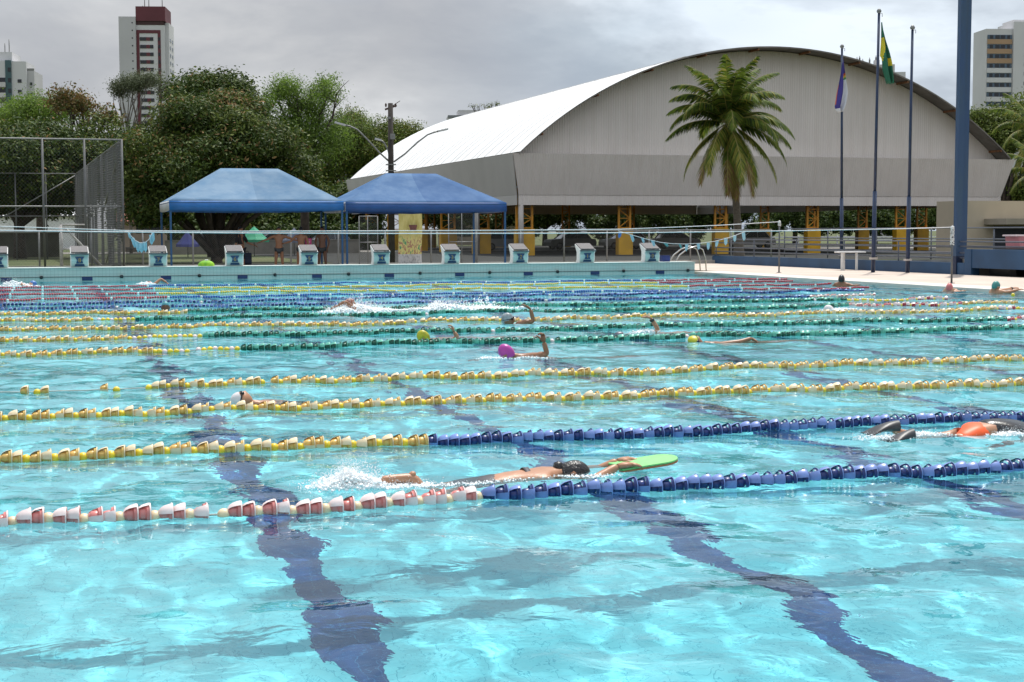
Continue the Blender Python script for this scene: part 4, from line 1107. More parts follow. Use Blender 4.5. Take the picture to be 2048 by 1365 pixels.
def crown_clumps(g, c, r, n, cr, wts_fn, bottom=-0.6, surface=.72):
    out = []; lob = g.random(2) * 6.28; r = np.maximum(np.asarray(r) - .85 * cr, np.asarray(r) * .35)
    for i in range(n):
        while True:
            d = g.normal(size=3); d /= np.linalg.norm(d)
            if d[2] > bottom: break
        k = surface + (1 - surface) * g.random() if g.random() < .8 else g.random() * surface
        k *= 1 + .16 * math.sin(3.1 * d[0] + 4.3 * d[2] + lob[0]) + .12 * math.sin(7.3 * d[0] - 5.1 * d[2] + lob[1]) + .16 * g.normal() * .6 + .10 * (g.random() ** 3)
        p = np.asarray(c) + d * k * np.asarray(r)
        s = cr * (.65 + .7 * g.random())
        out.append((p, (s * 1.15, s * 1.15, s * .8), wts_fn(d, k)))
    return out
def tree(name, label, cx, cy, crowns, mats, leaf, n_per, trunk_r=.3, trunk_lean=0, bark=None, seed=1, limbs=9, aspect=2.2, droop=0.0, twig=False, fork=1.4, up=.5, group='trees behind the pool grounds', shell=.55):
    """crowns: list of (centre xyz, radii, clump count, clump radius, weight function), world coordinates"""
    g = np.random.default_rng(seed); rr = random.Random(seed)
    t = thing(name, (cx, cy, 0), label, 'tree', group)
    cl = []
    for (c, r, n, cr, wf) in crowns: cl += crown_clumps(g, c, r, n, cr, wf)
    V, Fq, Mi = leaves(g, cl, n_per, leaf, aspect, droop, up=up, shell=shell)
    V = V - np.array([cx, cy, 0])
    link('crown', np_mesh('crown', V, Fq, mats, False, Mi), t)
    b = MB(); c0, r0 = crowns[0][0], crowns[0][1]
    base = Vector((0, 0, -.1)); fk = Vector((trunk_lean * .5, 0, fork))
    b.tube([base, Vector((trunk_lean * .2, 0, fork * .5)), fk], [trunk_r * 1.25, trunk_r, trunk_r * .9], 9)
    tg_ = rr.sample(cl, min(limbs, len(cl)))
    for (p, s, w) in tg_:
        e = Vector(p) - Vector((cx, cy, 0)); m1 = fk.lerp(e, .35) + Vector((rr.uniform(-.4, .4), rr.uniform(-.4, .4), rr.uniform(0, .5))); m2 = fk.lerp(e, .7) + Vector((rr.uniform(-.4, .4), rr.uniform(-.4, .4), rr.uniform(-.1, .5)))
        b.tube([fk - Vector((0, 0, .15)), m1, m2, e], [trunk_r * .7, trunk_r * .42, trunk_r * .25, trunk_r * .08], 6)
        if twig:
            for _ in range(5):
                q = m2.lerp(e, rr.random()); f_ = e + Vector((rr.uniform(-1, 1) * s[0], rr.uniform(-1, 1) * s[1], rr.uniform(-.3, 1) * s[2]))
                b.tube([q, q.lerp(f_, .5) + Vector((0, 0, .1)), f_], [trunk_r * .12, trunk_r * .08, trunk_r * .03], 4)
    b.build('trunk', bark or M_bark, t)
    return t
LM = leaf_mat
G_dark = [LM('leaf_deep', (.040, .070, .014)), LM('leaf_mid', (.070, .105, .018)), LM('leaf_light', (.12, .15, .028)), LM('mango_flower', (.27, .17, .075), .8)]
G_mid = [LM('leaf_mid2', (.06, .105, .016)), LM('leaf_light2', (.115, .165, .025)), LM('leaf_yellow', (.21, .23, .035)), LM('leaf_olive', (.12, .12, .03))]
G_fea = [LM('feather_a', (.11, .19, .024), .6, .45), LM('feather_b', (.18, .27, .045), .6, .45), LM('feather_c', (.07, .115, .025), .6, .35)]
G_red = [LM('almond_a', (.085, .10, .025)), LM('almond_b', (.15, .11, .035)), LM('almond_c', (.20, .115, .045))]
G_grey = [LM('grey_a', (.085, .105, .055), .6), LM('grey_b', (.13, .15, .085), .6)]
def C(u, v, y): p = at(u, v, y); return np.array([p.x, p.y, p.z])
def S(px_, y): return px_ * y / F_PX * 1.03
# the big mango tree
def mango_w(d, k):
    top = max(0, d[2] + .3) * k
    fl = .03 + .95 * top * (rnd.random() ** 1.3)
    tn = rnd.random()          # whole clumps differ in tone
    return (1.7 - 1.5 * tn, .9, .1 + 1.2 * tn * tn, fl * (.3 + 1.4 * tn))
my_ = 80
tree('mango_tree', 'huge dark mango tree with brownish flower clusters behind the left tent', at(432, 530, my_).x, my_,
     [(C(430, 335, my_), (S(195, my_), 5.2, S(140, my_)), 84, 1.0, mango_w), (C(330, 320, my_), (S(110, my_), 4, S(95, my_)), 30, .85, mango_w), (C(560, 345, my_), (S(88, my_), 3.6, S(95, my_)), 28, .8, mango_w), (C(440, 245, my_), (S(110, my_), 3.6, S(55, my_)), 28, .75, mango_w), (C(300, 415, my_), (S(60, my_), 3, S(50, my_)), 14, .9, mango_w)],
     G_dark, .20, 190, .30, .2, seed=5, limbs=16, fork=.35, aspect=2.8)
# second leaning trunk of the same tree crosses the first
# dark trees on the left
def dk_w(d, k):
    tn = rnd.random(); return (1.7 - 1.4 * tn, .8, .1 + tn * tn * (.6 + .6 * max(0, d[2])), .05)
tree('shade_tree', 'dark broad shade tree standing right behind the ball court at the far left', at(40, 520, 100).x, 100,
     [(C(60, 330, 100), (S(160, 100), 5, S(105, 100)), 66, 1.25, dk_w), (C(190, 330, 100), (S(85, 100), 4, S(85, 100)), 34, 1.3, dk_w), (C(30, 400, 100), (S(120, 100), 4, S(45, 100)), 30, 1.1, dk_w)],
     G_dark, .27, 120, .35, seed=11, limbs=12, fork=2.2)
tree('feathery_tree', 'bright green feathery tree in front of the low grey apartment block', at(80, 460, 118).x, 118,
     [(C(75, 222, 118), (S(85, 118), 4, S(42, 118)), 34, 1.2, lambda d, k: (.9, 1, .4)), (C(20, 240, 118), (S(60, 118), 4, S(30, 118)), 14, 1.1, lambda d, k: (.9, 1, .4))],
     G_fea, .16, 60, .25, seed=12, aspect=3.2, droop=.6, twig=True, fork=5, shell=.2)
tree('sea_almond_tree', 'sparse tree with reddish brown leaves left of the big mango tree', at(165, 460, 112).x, 112,
     [(C(150, 208, 112), (S(62, 112), 3, S(36, 112)), 24, .75, lambda d, k: (.7, .9, .5)), (C(205, 240, 112), (S(50, 112), 3, S(36, 112)), 18, .7, lambda d, k: (.9, .7, .3))],
     G_red, .30, 42, .2, seed=13, aspect=1.8, twig=True, limbs=16, fork=6.2, shell=.1)
tree('pale_thin_tree', 'thin grey green tree with open branches in front of the tall tower', at(262, 460, 120).x, 120,
     [(C(285, 165, 120), (S(42, 120), 2.4, S(26, 120)), 20, .85, lambda d, k: (1, .8)), (C(238, 178, 120), (S(30, 120), 2.2, S(26, 120)), 12, .7, lambda d, k: (1, .8)), (C(338, 185, 120), (S(26, 120), 2, S(24, 120)), 9, .8, lambda d, k: (1, .6))],
     G_grey, .16, 95, .11, seed=14, bark=M_barkg, twig=True, limbs=18, fork=7.5, aspect=2.6, shell=.2)
tree('round_dark_tree', 'rounded dark green tree rising just behind the mango crown', at(425, 460, 100).x, 100,
     [(C(425, 190, 100), (S(82, 100), 4, S(50, 100)), 44, 1.05, dk_w), (C(480, 225, 100), (S(60, 100), 4, S(40, 100)), 20, 1.0, dk_w)],
     G_dark, .30, 85, .3, seed=15, limbs=12, fork=5.5, aspect=1.7)
tree('tall_feathery_tree', 'tall bright green feathery tree with airy twigs right of the mango tree', at(610, 460, 106).x, 106,
     [(C(610, 285, 106), (S(95, 106), 4, S(85, 106)), 60, 1.25, lambda d, k: (1, .8, .8)), (C(570, 180, 106), (S(46, 106), 3, S(48, 106)), 24, .85, lambda d, k: (.9, 1, .4)), (C(650, 185, 106), (S(42, 106), 3, S(50, 106)), 22, .8, lambda d, k: (.9, 1, .4)), (C(610, 215, 106), (S(60, 106), 3, S(36, 106)), 18, .9, lambda d, k: (1, .8, .6)), (C(533, 210, 106), (S(30, 106), 2.5, S(40, 106)), 10, .8, lambda d, k: (.9, 1, .4))],
     G_fea, .15, 48, .3, seed=16, aspect=3.4, droop=.5, twig=True, limbs=26, fork=4.5, shell=.15)
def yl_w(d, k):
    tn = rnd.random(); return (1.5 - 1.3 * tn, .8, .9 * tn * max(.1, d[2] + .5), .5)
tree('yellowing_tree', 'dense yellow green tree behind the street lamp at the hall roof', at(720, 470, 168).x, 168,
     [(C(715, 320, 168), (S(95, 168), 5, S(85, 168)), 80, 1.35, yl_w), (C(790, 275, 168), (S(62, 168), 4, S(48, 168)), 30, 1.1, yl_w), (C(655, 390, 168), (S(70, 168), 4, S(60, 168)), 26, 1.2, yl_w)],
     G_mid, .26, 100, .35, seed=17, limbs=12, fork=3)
tree('feathery_tree', 'smaller bright green feathery tree left of the street lamp top', at(710, 460, 175).x, 175,
     [(C(700, 250, 175), (S(50, 175), 3, S(36, 175)), 22, 1.2, lambda d, k: (.9, 1, .5))],
     G_fea, .16, 60, .25, seed=18, aspect=3.2, droop=.5, twig=True, fork=6, shell=.2)
tree('bare_topped_tree', 'nearly bare twigs of a tree showing above the hall roof edge', at(975, 460, 190).x, 190,
     [(C(975, 213, 190), (S(42, 190), 3, S(14, 190)), 12, .55, lambda d, k: (.6, .6, .8, .3))],
     G_mid, .26, 14, .2, seed=19, twig=True, limbs=14, fork=12, shell=.1)
def rt_w(d, k):
    tn = rnd.random(); return (1.5 - 1.3 * tn, 1, .9 * tn, .05)
tree('broad_leaved_tree', 'leafy green tree right of the lighting mast below the right tower', at(2010, 480, 122).x, 122,
     [(C(2010, 275, 122), (S(62, 122), 4, S(80, 122)), 50, 1.2, rt_w), (C(2065, 235, 122), (S(45, 122), 4, S(70, 122)), 26, 1.2, rt_w), (C(1965, 250, 122), (S(30, 122), 3, S(40, 122)), 14, .9, rt_w), (C(2050, 380, 122), (S(60, 122), 4, S(45, 122)), 24, 1.2, rt_w)],
     [G_dark[1], G_dark[2], G_mid[1], G_mid[2]], .36, 80, .35, seed=21, limbs=12, fork=3, aspect=1.7)
# row of shade trees beyond the hall and the street: their dark crowns fill the view under the roof
for i, (u, v, rw, rh, y_) in enumerate(((890, 428, 90, 34, 165), (1090, 425, 105, 40, 162), (1265, 424, 100, 38, 168), (1430, 426, 95, 40, 160), (1590, 424, 95, 36, 166), (1750, 425, 100, 40, 163), (1890, 420, 60, 42, 170), (700, 438, 60, 40, 150), (590, 440, 80, 38, 140), (450, 442, 90, 40, 138), (270, 440, 40, 25, 150))):
    kinds = ['leftmost', 'next']
    lab = ['wide dark tree seen through the left bays of the hall', 'dark shade tree seen through the first wide hall bay', 'dark shade tree behind the pennant string, through the hall', 'dark shade tree seen through the hall behind the palm trunk', 'dark shade tree seen through the hall near the shortest flag pole', 'dark shade tree seen through the hall behind the tallest flag pole', 'narrow dark tree through the hall near the bare flag pole', 'low tree behind the tents where their corners meet', 'low green tree in shade under the right half of the left tent', 'low dark tree under the left half of the left tent', 'low tree beside the small red roofed house'][i]
    tree('shade_tree', lab, at(u, 470, y_).x, y_, [(C(u, v, y_), (S(rw, y_), 3, S(rh, y_)), 52, 1.25, lambda d, k: (1, .8, .25, .02)), (C(u + 10, v - 45, y_), (S(rw * .8, y_), 3, S(30, y_)), 22, 1.3, dk_w)], G_dark, .40, 62, .28, seed=30 + i, limbs=7, fork=2.0, up=.3)

# hedges added to darken the bright view under the crowns
def added_hedge(u0, u1, y, h, label, seed):
    a, e = at(u0, 464, y), at(u1, 464, y); g = np.random.default_rng(seed); L = e.x - a.x; n = int(L * 1.5)
    cl = [((a.x + L * (i + g.random()) / n, y + g.normal() * .4, h * (.25 + .5 * g.random())), (1.0, .8, .9), (1, .4, .06, 0)) for i in range(n)]
    V, Fq, Mi = leaves(g, cl, 210, .42, 1.8, up=.4)
    o = np.array([a.x, y, 0]); ob = link('added_hedge', np_mesh('added_hedge', V - o, Fq, G_dark, False, Mi), None, tuple(o)); tag(ob, label, 'added_hedge')
added_hedge(860, 1900, 157, 5.6, 'long dark row of bushes added beyond the street to darken the view through the sports hall', 61)
added_hedge(250, 760, 133, 2.4, 'dark row of bushes added behind the parked cars to darken the view under the left tent', 62)
# coconut palms
M_frond = [LM('frond_green', (.115, .165, .024), .35, .35), LM('frond_yellow', (.27, .25, .05), .4, .35), LM('frond_dry', (.20, .125, .05), .7, .2), LM('frond_dark', (.035, .06, .015), .4, .2)]
M_rachis = mat('rachis', (.28, .24, .07), .5, .1, 3)
def frond_mesh(L, rise, droop, seed, tone=0, wid=.78, n=66):
    """arching frond in the x-z plane: starts at the origin with slope rise and bends down by droop"""
    r_ = random.Random(seed); b = MB(); pts = []; K = 16; p = Vector((0, 0, 0)); a = rise
    for i in range(K + 1):
        pts.append(p.copy()); s_ = i / K
        a = rise - droop * (s_ ** 1.5)
        p = p + Vector((math.cos(a), 0, math.sin(a))) * (L / K)
    b.tube(pts, [.035 * (1 - .8 * i / K) for i in range(K + 1)], 5, 1)
    tw = r_.uniform(-.5, .5)
    for i in range(n):
        s_ = .12 + .88 * (i + .5) / n; f = s_ * K; i0 = min(K - 1, int(f)); q = pts[i0].lerp(pts[i0 + 1], f - i0); tdir = (pts[i0 + 1] - pts[i0]).normalized()
        upv = Vector((0, 1, 0)).cross(tdir) * -1
        ln = (.22 if tone == 4 else wid) * (1.05 * math.sin(math.pi * min(1, .18 + s_ * .78))) ** .7
        for sd in (-1, 1):
            out = Vector((0, sd, 0)) * .80 + tdir * (.55 + .5 * s_) + Vector((0, 0, -.38 - .25 * r_.random())) + upv * .25
            out.normalize(); e = q + out * ln * r_.uniform(.8, 1.1) + Vector((0, 0, -.42 * ln)); m_ = q.lerp(e, .5) + Vector((0, 0, .12 * ln))
            w_ = tdir * .028
            mi = 0
            if tone == 1 and r_.random() < .45: mi = 2
            if tone == 2: mi = 3 if r_.random() < .8 else 2
            if tone == 3 and s_ > .55 and r_.random() < .8: mi = 3
            if r_.random() < .12: mi = 2
            if r_.random() < .25 and mi == 0: mi = 4
            b.add([q - w_, q + w_, m_ + w_ * 1.3, e, m_ - w_ * 1.3], [(0, 1, 2, 3, 4)], mi)
    return b.mesh('frond', [M_frond[0], M_rachis, M_frond[1], M_frond[2], M_frond[3]])
def palm(u, vb, uc, vc, y, fr, label, scale=1.0):
    base = at(u, vb, y); top = at(uc, vc, y)
    t = thing('coconut_palm', (base.x, y, 0), label, 'palm tree', 'coconut palms')
    e = Vector((top.x - base.x, 0, top.z)); b = MB()
    K = 22; pts, rs = [], []
    for i in range(K + 1):
        s_ = i / K; pts.append(Vector((e.x * (s_ ** 1.5), 0, e.z * s_))); rs.append((.19 - .07 * s_ + (.10 * (1 - s_ * 5) if s_ < .2 else 0) + .008 * math.sin(i * 2.4)) * scale)
    b.tube(pts, rs, 10); b.build('trunk', mat('palm_trunk', (.13, .105, .085), .9, .25, 5, bump=.6, bscale=14, stretch=(1, 1, 4)), t)
    cr = MB(); rr = random.Random(2)
    for k in range(9):
        an = rr.uniform(0, 6.28); c_ = e + Vector((math.cos(an) * .26, math.sin(an) * .26, -.28 - rr.random() * .3)) * scale
        cr.lathe([(0, -.13 * scale), (.09 * scale, -.07 * scale), (.11 * scale, .02), (.07 * scale, .10 * scale), (0, .13 * scale)], 8, 0, 'Z', tuple(c_))
    cr.build('coconut_cluster', mat('coconut_green', (.10, .11, .03), .5, .3, 4), t)
    for k, (az, rise, L, droop, tone) in enumerate(fr):
        o = link('frond', frond_mesh(L * scale, R(rise), R(droop), k + int(u), tone), t, tuple(e), (0, 0, R(az)))
    return t
# azimuth (0 = right, 90 = away, 180 = left, 270 = towards the pool), rise, length, droop, tone
fr = [(180, 32, 3.2, 105, 0), (185, 8, 3.3, 60, 0), (175, 55, 3.2, 95, 0), (200, 45, 3.3, 120, 0), (225, -20, 3.5, 70, 1), (205, -38, 3.4, 50, 3), (160, 66, 3.3, 90, 0), (130, 60, 3.1, 95, 0),
      (0, 30, 3.1, 90, 0), (-8, 6, 3.3, 70, 0), (8, 50, 3.3, 100, 0), (25, 66, 3.2, 85, 0), (-25, -8, 3.4, 75, 0), (-40, -30, 3.6, 55, 1), (330, 20, 3.3, 90, 0), (60, 58, 3.3, 95, 0), (45, 40, 3.3, 80, 0), (130, 40, 3.3, 80, 0), (90, 20, 3.2, 80, 0),
      (262, -30, 3.7, 60, 1), (285, -46, 3.8, 45, 3), (245, -52, 3.6, 40, 3), (300, 15, 3.3, 105, 0), (250, 30, 3.2, 110, 0), (275, 56, 3.2, 110, 0), (235, 60, 3.2, 100, 0), (310, 58, 3.2, 100, 0), (90, 87, 2.7, 8, 4), (200, 72, 3.3, 70, 0), (340, 72, 3.3, 72, 0), (20, 76, 3.3, 62, 0), (160, 76, 3.3, 60, 0), (262, 74, 3.2, 70, 0), (300, 80, 3.3, 50, 0), (240, 80, 3.3, 48, 0),
      (268, -72, 3.4, 20, 2), (255, -66, 3.2, 26, 2), (280, -70, 3.5, 22, 2), (150, -30, 3.3, 60, 1), (20, -35, 3.4, 60, 0), (60, -25, 3.3, 60, 0)]
palm(1478, 524, 1456, 246, 71, fr, 'tall coconut palm with drooping yellow tipped fronds before the hall facade', 1.12)
fr2 = [(180, 30, 3.4, 90, 0), (200, 5, 3.6, 70, 0), (215, -25, 3.6, 55, 1), (250, 20, 3.4, 100, 0), (270, -35, 3.6, 60, 1), (160, 55, 3.4, 80, 0), (120, 70, 3.4, 50, 0), (0, 25, 3.4, 90, 0), (330, -15, 3.5, 70, 0), (60, 50, 3.4, 80, 0), (230, 60, 3.3, 90, 0), (300, 50, 3.3, 90, 0), (190, -50, 3.4, 40, 1)]
palm(2068, 500, 2066, 262, 100, fr2, 'coconut palm half cut off by the right edge, upper of two', 1.15)
palm(2085, 500, 2080, 352, 96, fr2[::-1], 'lower coconut palm at the right edge with yellowed fronds', 1.1)

# ------------------------------------------------------------------ distant buildings
M_tow = mat('tower_white', (.60, .59, .60), .7, .05, .06)
M_towg = mat('tower_shade_grey', (.50, .49, .50), .7, .05, .06)
M_maroon = mat('tower_maroon', (.125, .030, .040), .7, .1, .08)
M_win = mat('tower_glass', (.02, .022, .028), .15, .2, .3)
M_winb = mat('tower_glass_blue', (.07, .11, .16), .2, .2, .3)
M_tan = mat('tower_tan', (.40, .26, .16), .75, .06, .1)
M_teal = mat('tower_teal', (.045, .10, .11), .3, .1, .1)
M_bal = mat('tower_parapet', (.55, .53, .52), .8, .06, .1)
def building(u_c, y, label, name='apartment_tower', turn=0.0):
    c = at(u_c, 464, y)
    az = math.atan2(c.x, c.y)
    t = thing(name, (c.x, y, 0), label, 'building', rz=-az + R(turn))
    s_ = c.length / F_PX * .999
    return t, s_
def zz(v, y, u=1024): return at(u, v, y).z
def part(t, nm, m, x0, x1, y0, y1, z0, z1, parent=None):
    b = MB(); b.box2((x0, y0, z0), (x1, y1, z1)); return b.build(nm, m, parent or t)
# tower with maroon crown
Y_ = 600
t, s_ = building(296, Y_, 'tall white tower with a maroon top and maroon window stripes on the left', turn=-9)
X = lambda u: (u - 296) * s_ 
Zt = lambda v: zz(v, Y_, 296)
part(t, 'wall', M_towg, X(248), X(280), 0, 17, 0, Zt(34))
part(t, 'wall', M_tow, X(280), X(334), 1.0, 18, 0, Zt(50))
part(t, 'crown', M_maroon, X(280), X(336), .6, 16, Zt(42), Zt(13))
part(t, 'loggia', mat('tower_loggia', (.05, .02, .02), .7), X(280.5), X(333), .9, 1.0, Zt(50), Zt(42))
part(t, 'side_wall', M_tow, X(334.1), X(341), 3, 16, 0, Zt(44))
part(t, 'stripe', M_maroon, X(280.5), X(286), .86, 1.0, 0, Zt(60)); part(t, 'stripe', M_maroon, X(321), X(326.5), .86, 1.0, 0, Zt(60)); part(t, 'stripe', M_maroon, X(286), X(321), .86, 1.0, Zt(66.5), Zt(60))
for i in range(12):
    v = 74.5 + 15.3 * i
    part(t, 'window', M_win, X(287), X(299), .82, 1.0, Zt(v + 7), Zt(v)); part(t, 'window', M_maroon, X(299), X(306), .84, 1.0, Zt(v + 7), Zt(v)); part(t, 'window', M_win, X(306), X(312.5), .82, 1.0, Zt(v + 7), Zt(v))
    part(t, 'window', M_win, X(322), X(325.5), .80, .95, Zt(v + 7), Zt(v))
    part(t, 'vent', M_win, X(272.5), X(275), -.05, .1, Zt(v - 27), Zt(v - 29.5))
    part(t, 'side_window', M_win, X(341) - .05, X(341) + .12, 5, 7.5, Zt(v + 6), Zt(v)); part(t, 'side_window', M_win, X(341) - .05, X(341) + .12, 10.5, 13, Zt(v + 6), Zt(v))
for u, h in ((295, -12), (303, -10), (328.5, -8), (291, 9)):
    b = MB(); b.tube([(X(u), 4, Zt(13)), (X(u), 4, Zt(h))], .16, 5); b.build('antenna', M_galv, t)
# low grey apartment block at the left edge
Y_ = 440
t, s_ = building(20, Y_, 'pale grey apartment block with a teal stripe at the left edge', turn=-12)
X = lambda u: (u - 20) * s_
Zt = lambda v: zz(v, Y_, 20)
part(t, 'wall', M_tow, X(-60), X(19), 0, 14, 0, Zt(122)); part(t, 'wall', M_tow, X(30), X(57), .3, 12, 0, Zt(123)); part(t, 'stripe', M_teal, X(19), X(30), -.15, 6, 0, Zt(121))
part(t, 'roof_block', M_tow, X(-60), X(29), 2, 13, Zt(122), Zt(103)); part(t, 'side_wing', M_towg, X(57), X(70), 1.5, 13, 0, Zt(141)); part(t, 'roof_railing', M_galv, X(57), X(70), 1.5, 1.6, Zt(141), Zt(136))
for i in range(5):
    v = 156 + 21 * i
    part(t, 'window', M_win, X(-20), X(19.5), -.12, .1, Zt(v + 9), Zt(v)); part(t, 'balcony', M_bal, X(-20), X(19.5), -.9, 0, Zt(v + 19), Zt(v + 9.5))
    part(t, 'window', M_win, X(41), X(48), .18, .4, Zt(v + 9.5), Zt(v + 3)); part(t, 'window', M_win, X(24), X(29), -.3, -.1, Zt(v - 12), Zt(v - 20)); part(t, 'window', M_win, X(62), X(66), 1.38, 1.6, Zt(v + 14), Zt(v + 8))
for u, h in ((20, 75), (12, 83)):
    b = MB(); b.tube([(X(u), 5, Zt(103)), (X(u), 5, Zt(h))], .14, 5); b.build('antenna', M_galv, t)
# right tower
Y_ = 480
t, s_ = building(2010, Y_, 'white and tan tower with blue window bands on the right', turn=22)
X = lambda u: (u - 2010) * s_ * 1.05
Zt = lambda v: zz(v, Y_, 2010)
part(t, 'wall', M_tow, X(1968), X(2017), 0, 12, 0, Zt(58)); part(t, 'wall', M_tow, X(2017.2), X(2060), -1.0, 14, 0, Zt(44)); part(t, 'roof_block', M_tow, X(2022), X(2062), 2, 12, Zt(44), Zt(38))
for i in range(9):
    v = 70 + 19.2 * i
    part(t, 'window', M_winb, X(1970.5), X(2016), -.12, .1, Zt(v + 8.5), Zt(v))
    for (a_, e_) in ((1975, 1981), (1985, 1993), (1995, 2003), (2007, 2012)): part(t, 'pane', M_win, X(a_), X(e_), -.2, -.1, Zt(v + 8), Zt(v + .8))
    if i < 3: part(t, 'parapet', M_tan, X(1970.5), X(2016), -.3, .1, Zt(v + 18.5), Zt(v + 9))
    else: part(t, 'parapet', M_tow, X(1970.5), X(2016), -.3, .1, Zt(v + 18.5), Zt(v + 9))
    part(t, 'window', M_win, X(2037), X(2043), -1.12, -.9, Zt(v + 5), Zt(v - 2))
# two more roofs that show above the hall
Y_ = 420
t, s_ = building(1770, Y_, 'pale building top with antennas above the hall roof, behind the flag', turn=4)
X = lambda u: (u - 1770) * s_
Zt = lambda v: zz(v, Y_, 1770)
part(t, 'wall', M_bal, X(1742), X(1784), 0, 12, 0, Zt(129)); part(t, 'wall', M_tow, X(1784.2), X(1805), 1, 10, 0, Zt(144)); part(t, 'window', M_win, X(1790), X(1798), .85, 1.1, Zt(162), Zt(154)); part(t, 'water_tank', M_towg, X(1746), X(1757), 3, 6, Zt(129), Zt(118))
for u, h in ((1714, 110), (1719, 108), (1725, 114), (1738, 112), (1750, 108)):
    b = MB(); b.tube([(X(u), 4, Zt(150)), (X(u), 4, Zt(h))], .13, 5); b.box((X(u), 4, Zt(h + 7)), (.5, .3, 1.0)); b.build('antenna', M_galv, t)
Y_ = 420
t, s_ = building(925, Y_, 'grey flat building top peeping over the white hall roof', 'flat_roof_building', turn=3)
X = lambda u: (u - 925) * s_
Zt = lambda v: zz(v, Y_, 925)
part(t, 'wall', M_towg, X(898), X(975), 0, 12, 0, Zt(231)); part(t, 'roof_block', M_towg, X(918), X(975), 1, 10, Zt(231), Zt(220)); part(t, 'roof_edge', mat('edge_dark', (.2, .21, .23), .7), X(897), X(976), -.2, 0, Zt(236), Zt(231))

# ------------------------------------------------------------------ parked cars, market umbrellas, street bits
M_glassc = mat('car_glass', (.02, .024, .028), .08)
M_tyre = mat('tyre', (.012, .012, .012), .8)
def car_meshes(mp_):
    L, H, Wd = 4.2, 1.46, 1.72
    body = MB(); out = [(-2.08, .32), (-2.1, .62), (-2.0, .84), (-1.05, .93), (-.35, .95), (1.35, .95), (2.0, .88), (2.1, .60), (2.06, .32)]
    body.prism(out, 'Y', -Wd / 2, Wd / 2)
    cab = MB(); lo = [(-1.1, .93), (1.55, .94)]; 
    vs = []
    for sx in (-1, 1):
        vs += [(-1.12, sx * .80, .93), (1.6, sx * .80, .93), (1.15, sx * .64, 1.44), (-.35, sx * .64, 1.46)]
    cab.add(vs, [(0, 1, 2, 3), (7, 6, 5, 4), (0, 3, 7, 4), (1, 5, 6, 2), (0, 4, 5, 1)])
    roof = MB(); roof.box((.4, 0, 1.47), (1.6, 1.30, .05)); 
    for sx in (-1, 1): roof.bar((-1.12, sx * .80, .94), (-.36, sx * .645, 1.46), .06); roof.bar((1.6, sx * .8, .94), (1.16, sx * .645, 1.45), .07); roof.bar((.35, sx * .81, .94), (.38, sx * .65, 1.46), .06)
    wh = MB(); wh.lathe([(.0, -.1), (.30, -.1), (.32, -.05), (.32, .05), (.30, .1), (0, .1)], 16, 0, 'Y'); rim = MB(); rim.lathe([(0, -.112), (.19, -.105), (.2, .105), (0, .112)], 12, 0, 'Y')
    return body.mesh('body', mp_), cab.mesh('window', M_glassc), roof.mesh('roof', mp_), wh.mesh('wheel', M_tyre), rim.mesh('rim', M_galv)
cars = [(545, 486, 119, 'car_silver', (.40, .41, .42), 'silver parked car seen under the left tent, between the standing men', 0), (655, 490, 118, 'car_grey', (.22, .23, .25), 'grey parked car behind the rightmost standing man', 8), (1008, 486, 121, 'car_silver', (.40, .41, .42), 'silver parked car seen beside the hall corner column', 180), (1140, 484, 124, 'car_dark', (.10, .11, .12), 'dark grey parked car behind the block with number 1', 4), (1250, 487, 123, 'car_white', (.66, .66, .66), 'white parked car behind the yellow pier at the pennants', 0), (1350, 482, 126, 'car_silver', (.40, .41, .42), 'silver parked car beyond the rightmost starting block', 176), (1500, 486, 124, 'car_white', (.66, .66, .66), 'white parked car seen left of the flag poles', 0), (400, 488, 118, 'car_white', (.66, .66, .66), 'white parked car behind the mango trunk', 0)]
cm = {}
for (u, v, y, mn, c_, lab, rz_) in cars:
    if mn not in cm: cm[mn] = car_meshes(mat(mn, c_, .3, .04, 2))
    bm_, wm_, rm_, hm_, im_ = cm[mn]
    t = thing('parked_car', (at(u, v, y).x, y, .02), lab, 'car', 'cars parked along the street', R(rz_))
    link('body', bm_, t); link('window', wm_, t); link('roof', rm_, t)
    for x in (-1.3, 1.3):
        for s2 in (-1, 1):
            w = link('wheel', hm_, t, (x, s2 * .78, .32)); link('rim', im_, w)
def parasol(u, v, y, w_px, c_, mn, label):
    q = at(u, v, y); t = thing('market_umbrella', (q.x, y, 0), label, 'parasol', 'market umbrellas beyond the fence')
    r_ = S(w_px / 2, y); h = q.z; b = MB()
    prof = [(0, h), (r_ * .3, h - .25), (r_ * .75, h - .68), (r_, h - .86), (r_ * 1.0, h - 1.02)]
    b.lathe(prof, 8, 0, 'Z', smooth=False); o = b.build('canopy', mat(mn, c_, .7, .08, 2), t); s2 = o.modifiers.new('thick', 'SOLIDIFY'); s2.thickness = .01
    b = MB(); b.tube([(0, 0, 0), (0, 0, h)], .03, 6); b.build('pole', M_galv, t)
parasol(508, 453, 100, 58, (.02, .30, .16), 'green_canvas', 'bright green market umbrella beyond the fence, between the men')
parasol(588, 456, 106, 46, (.20, .22, .30), 'grey_canvas', 'grey market umbrella just right of the green one')
parasol(375, 462, 100, 44, (.10, .11, .34), 'blue_canvas', 'violet blue market umbrella beside the left tent legs')
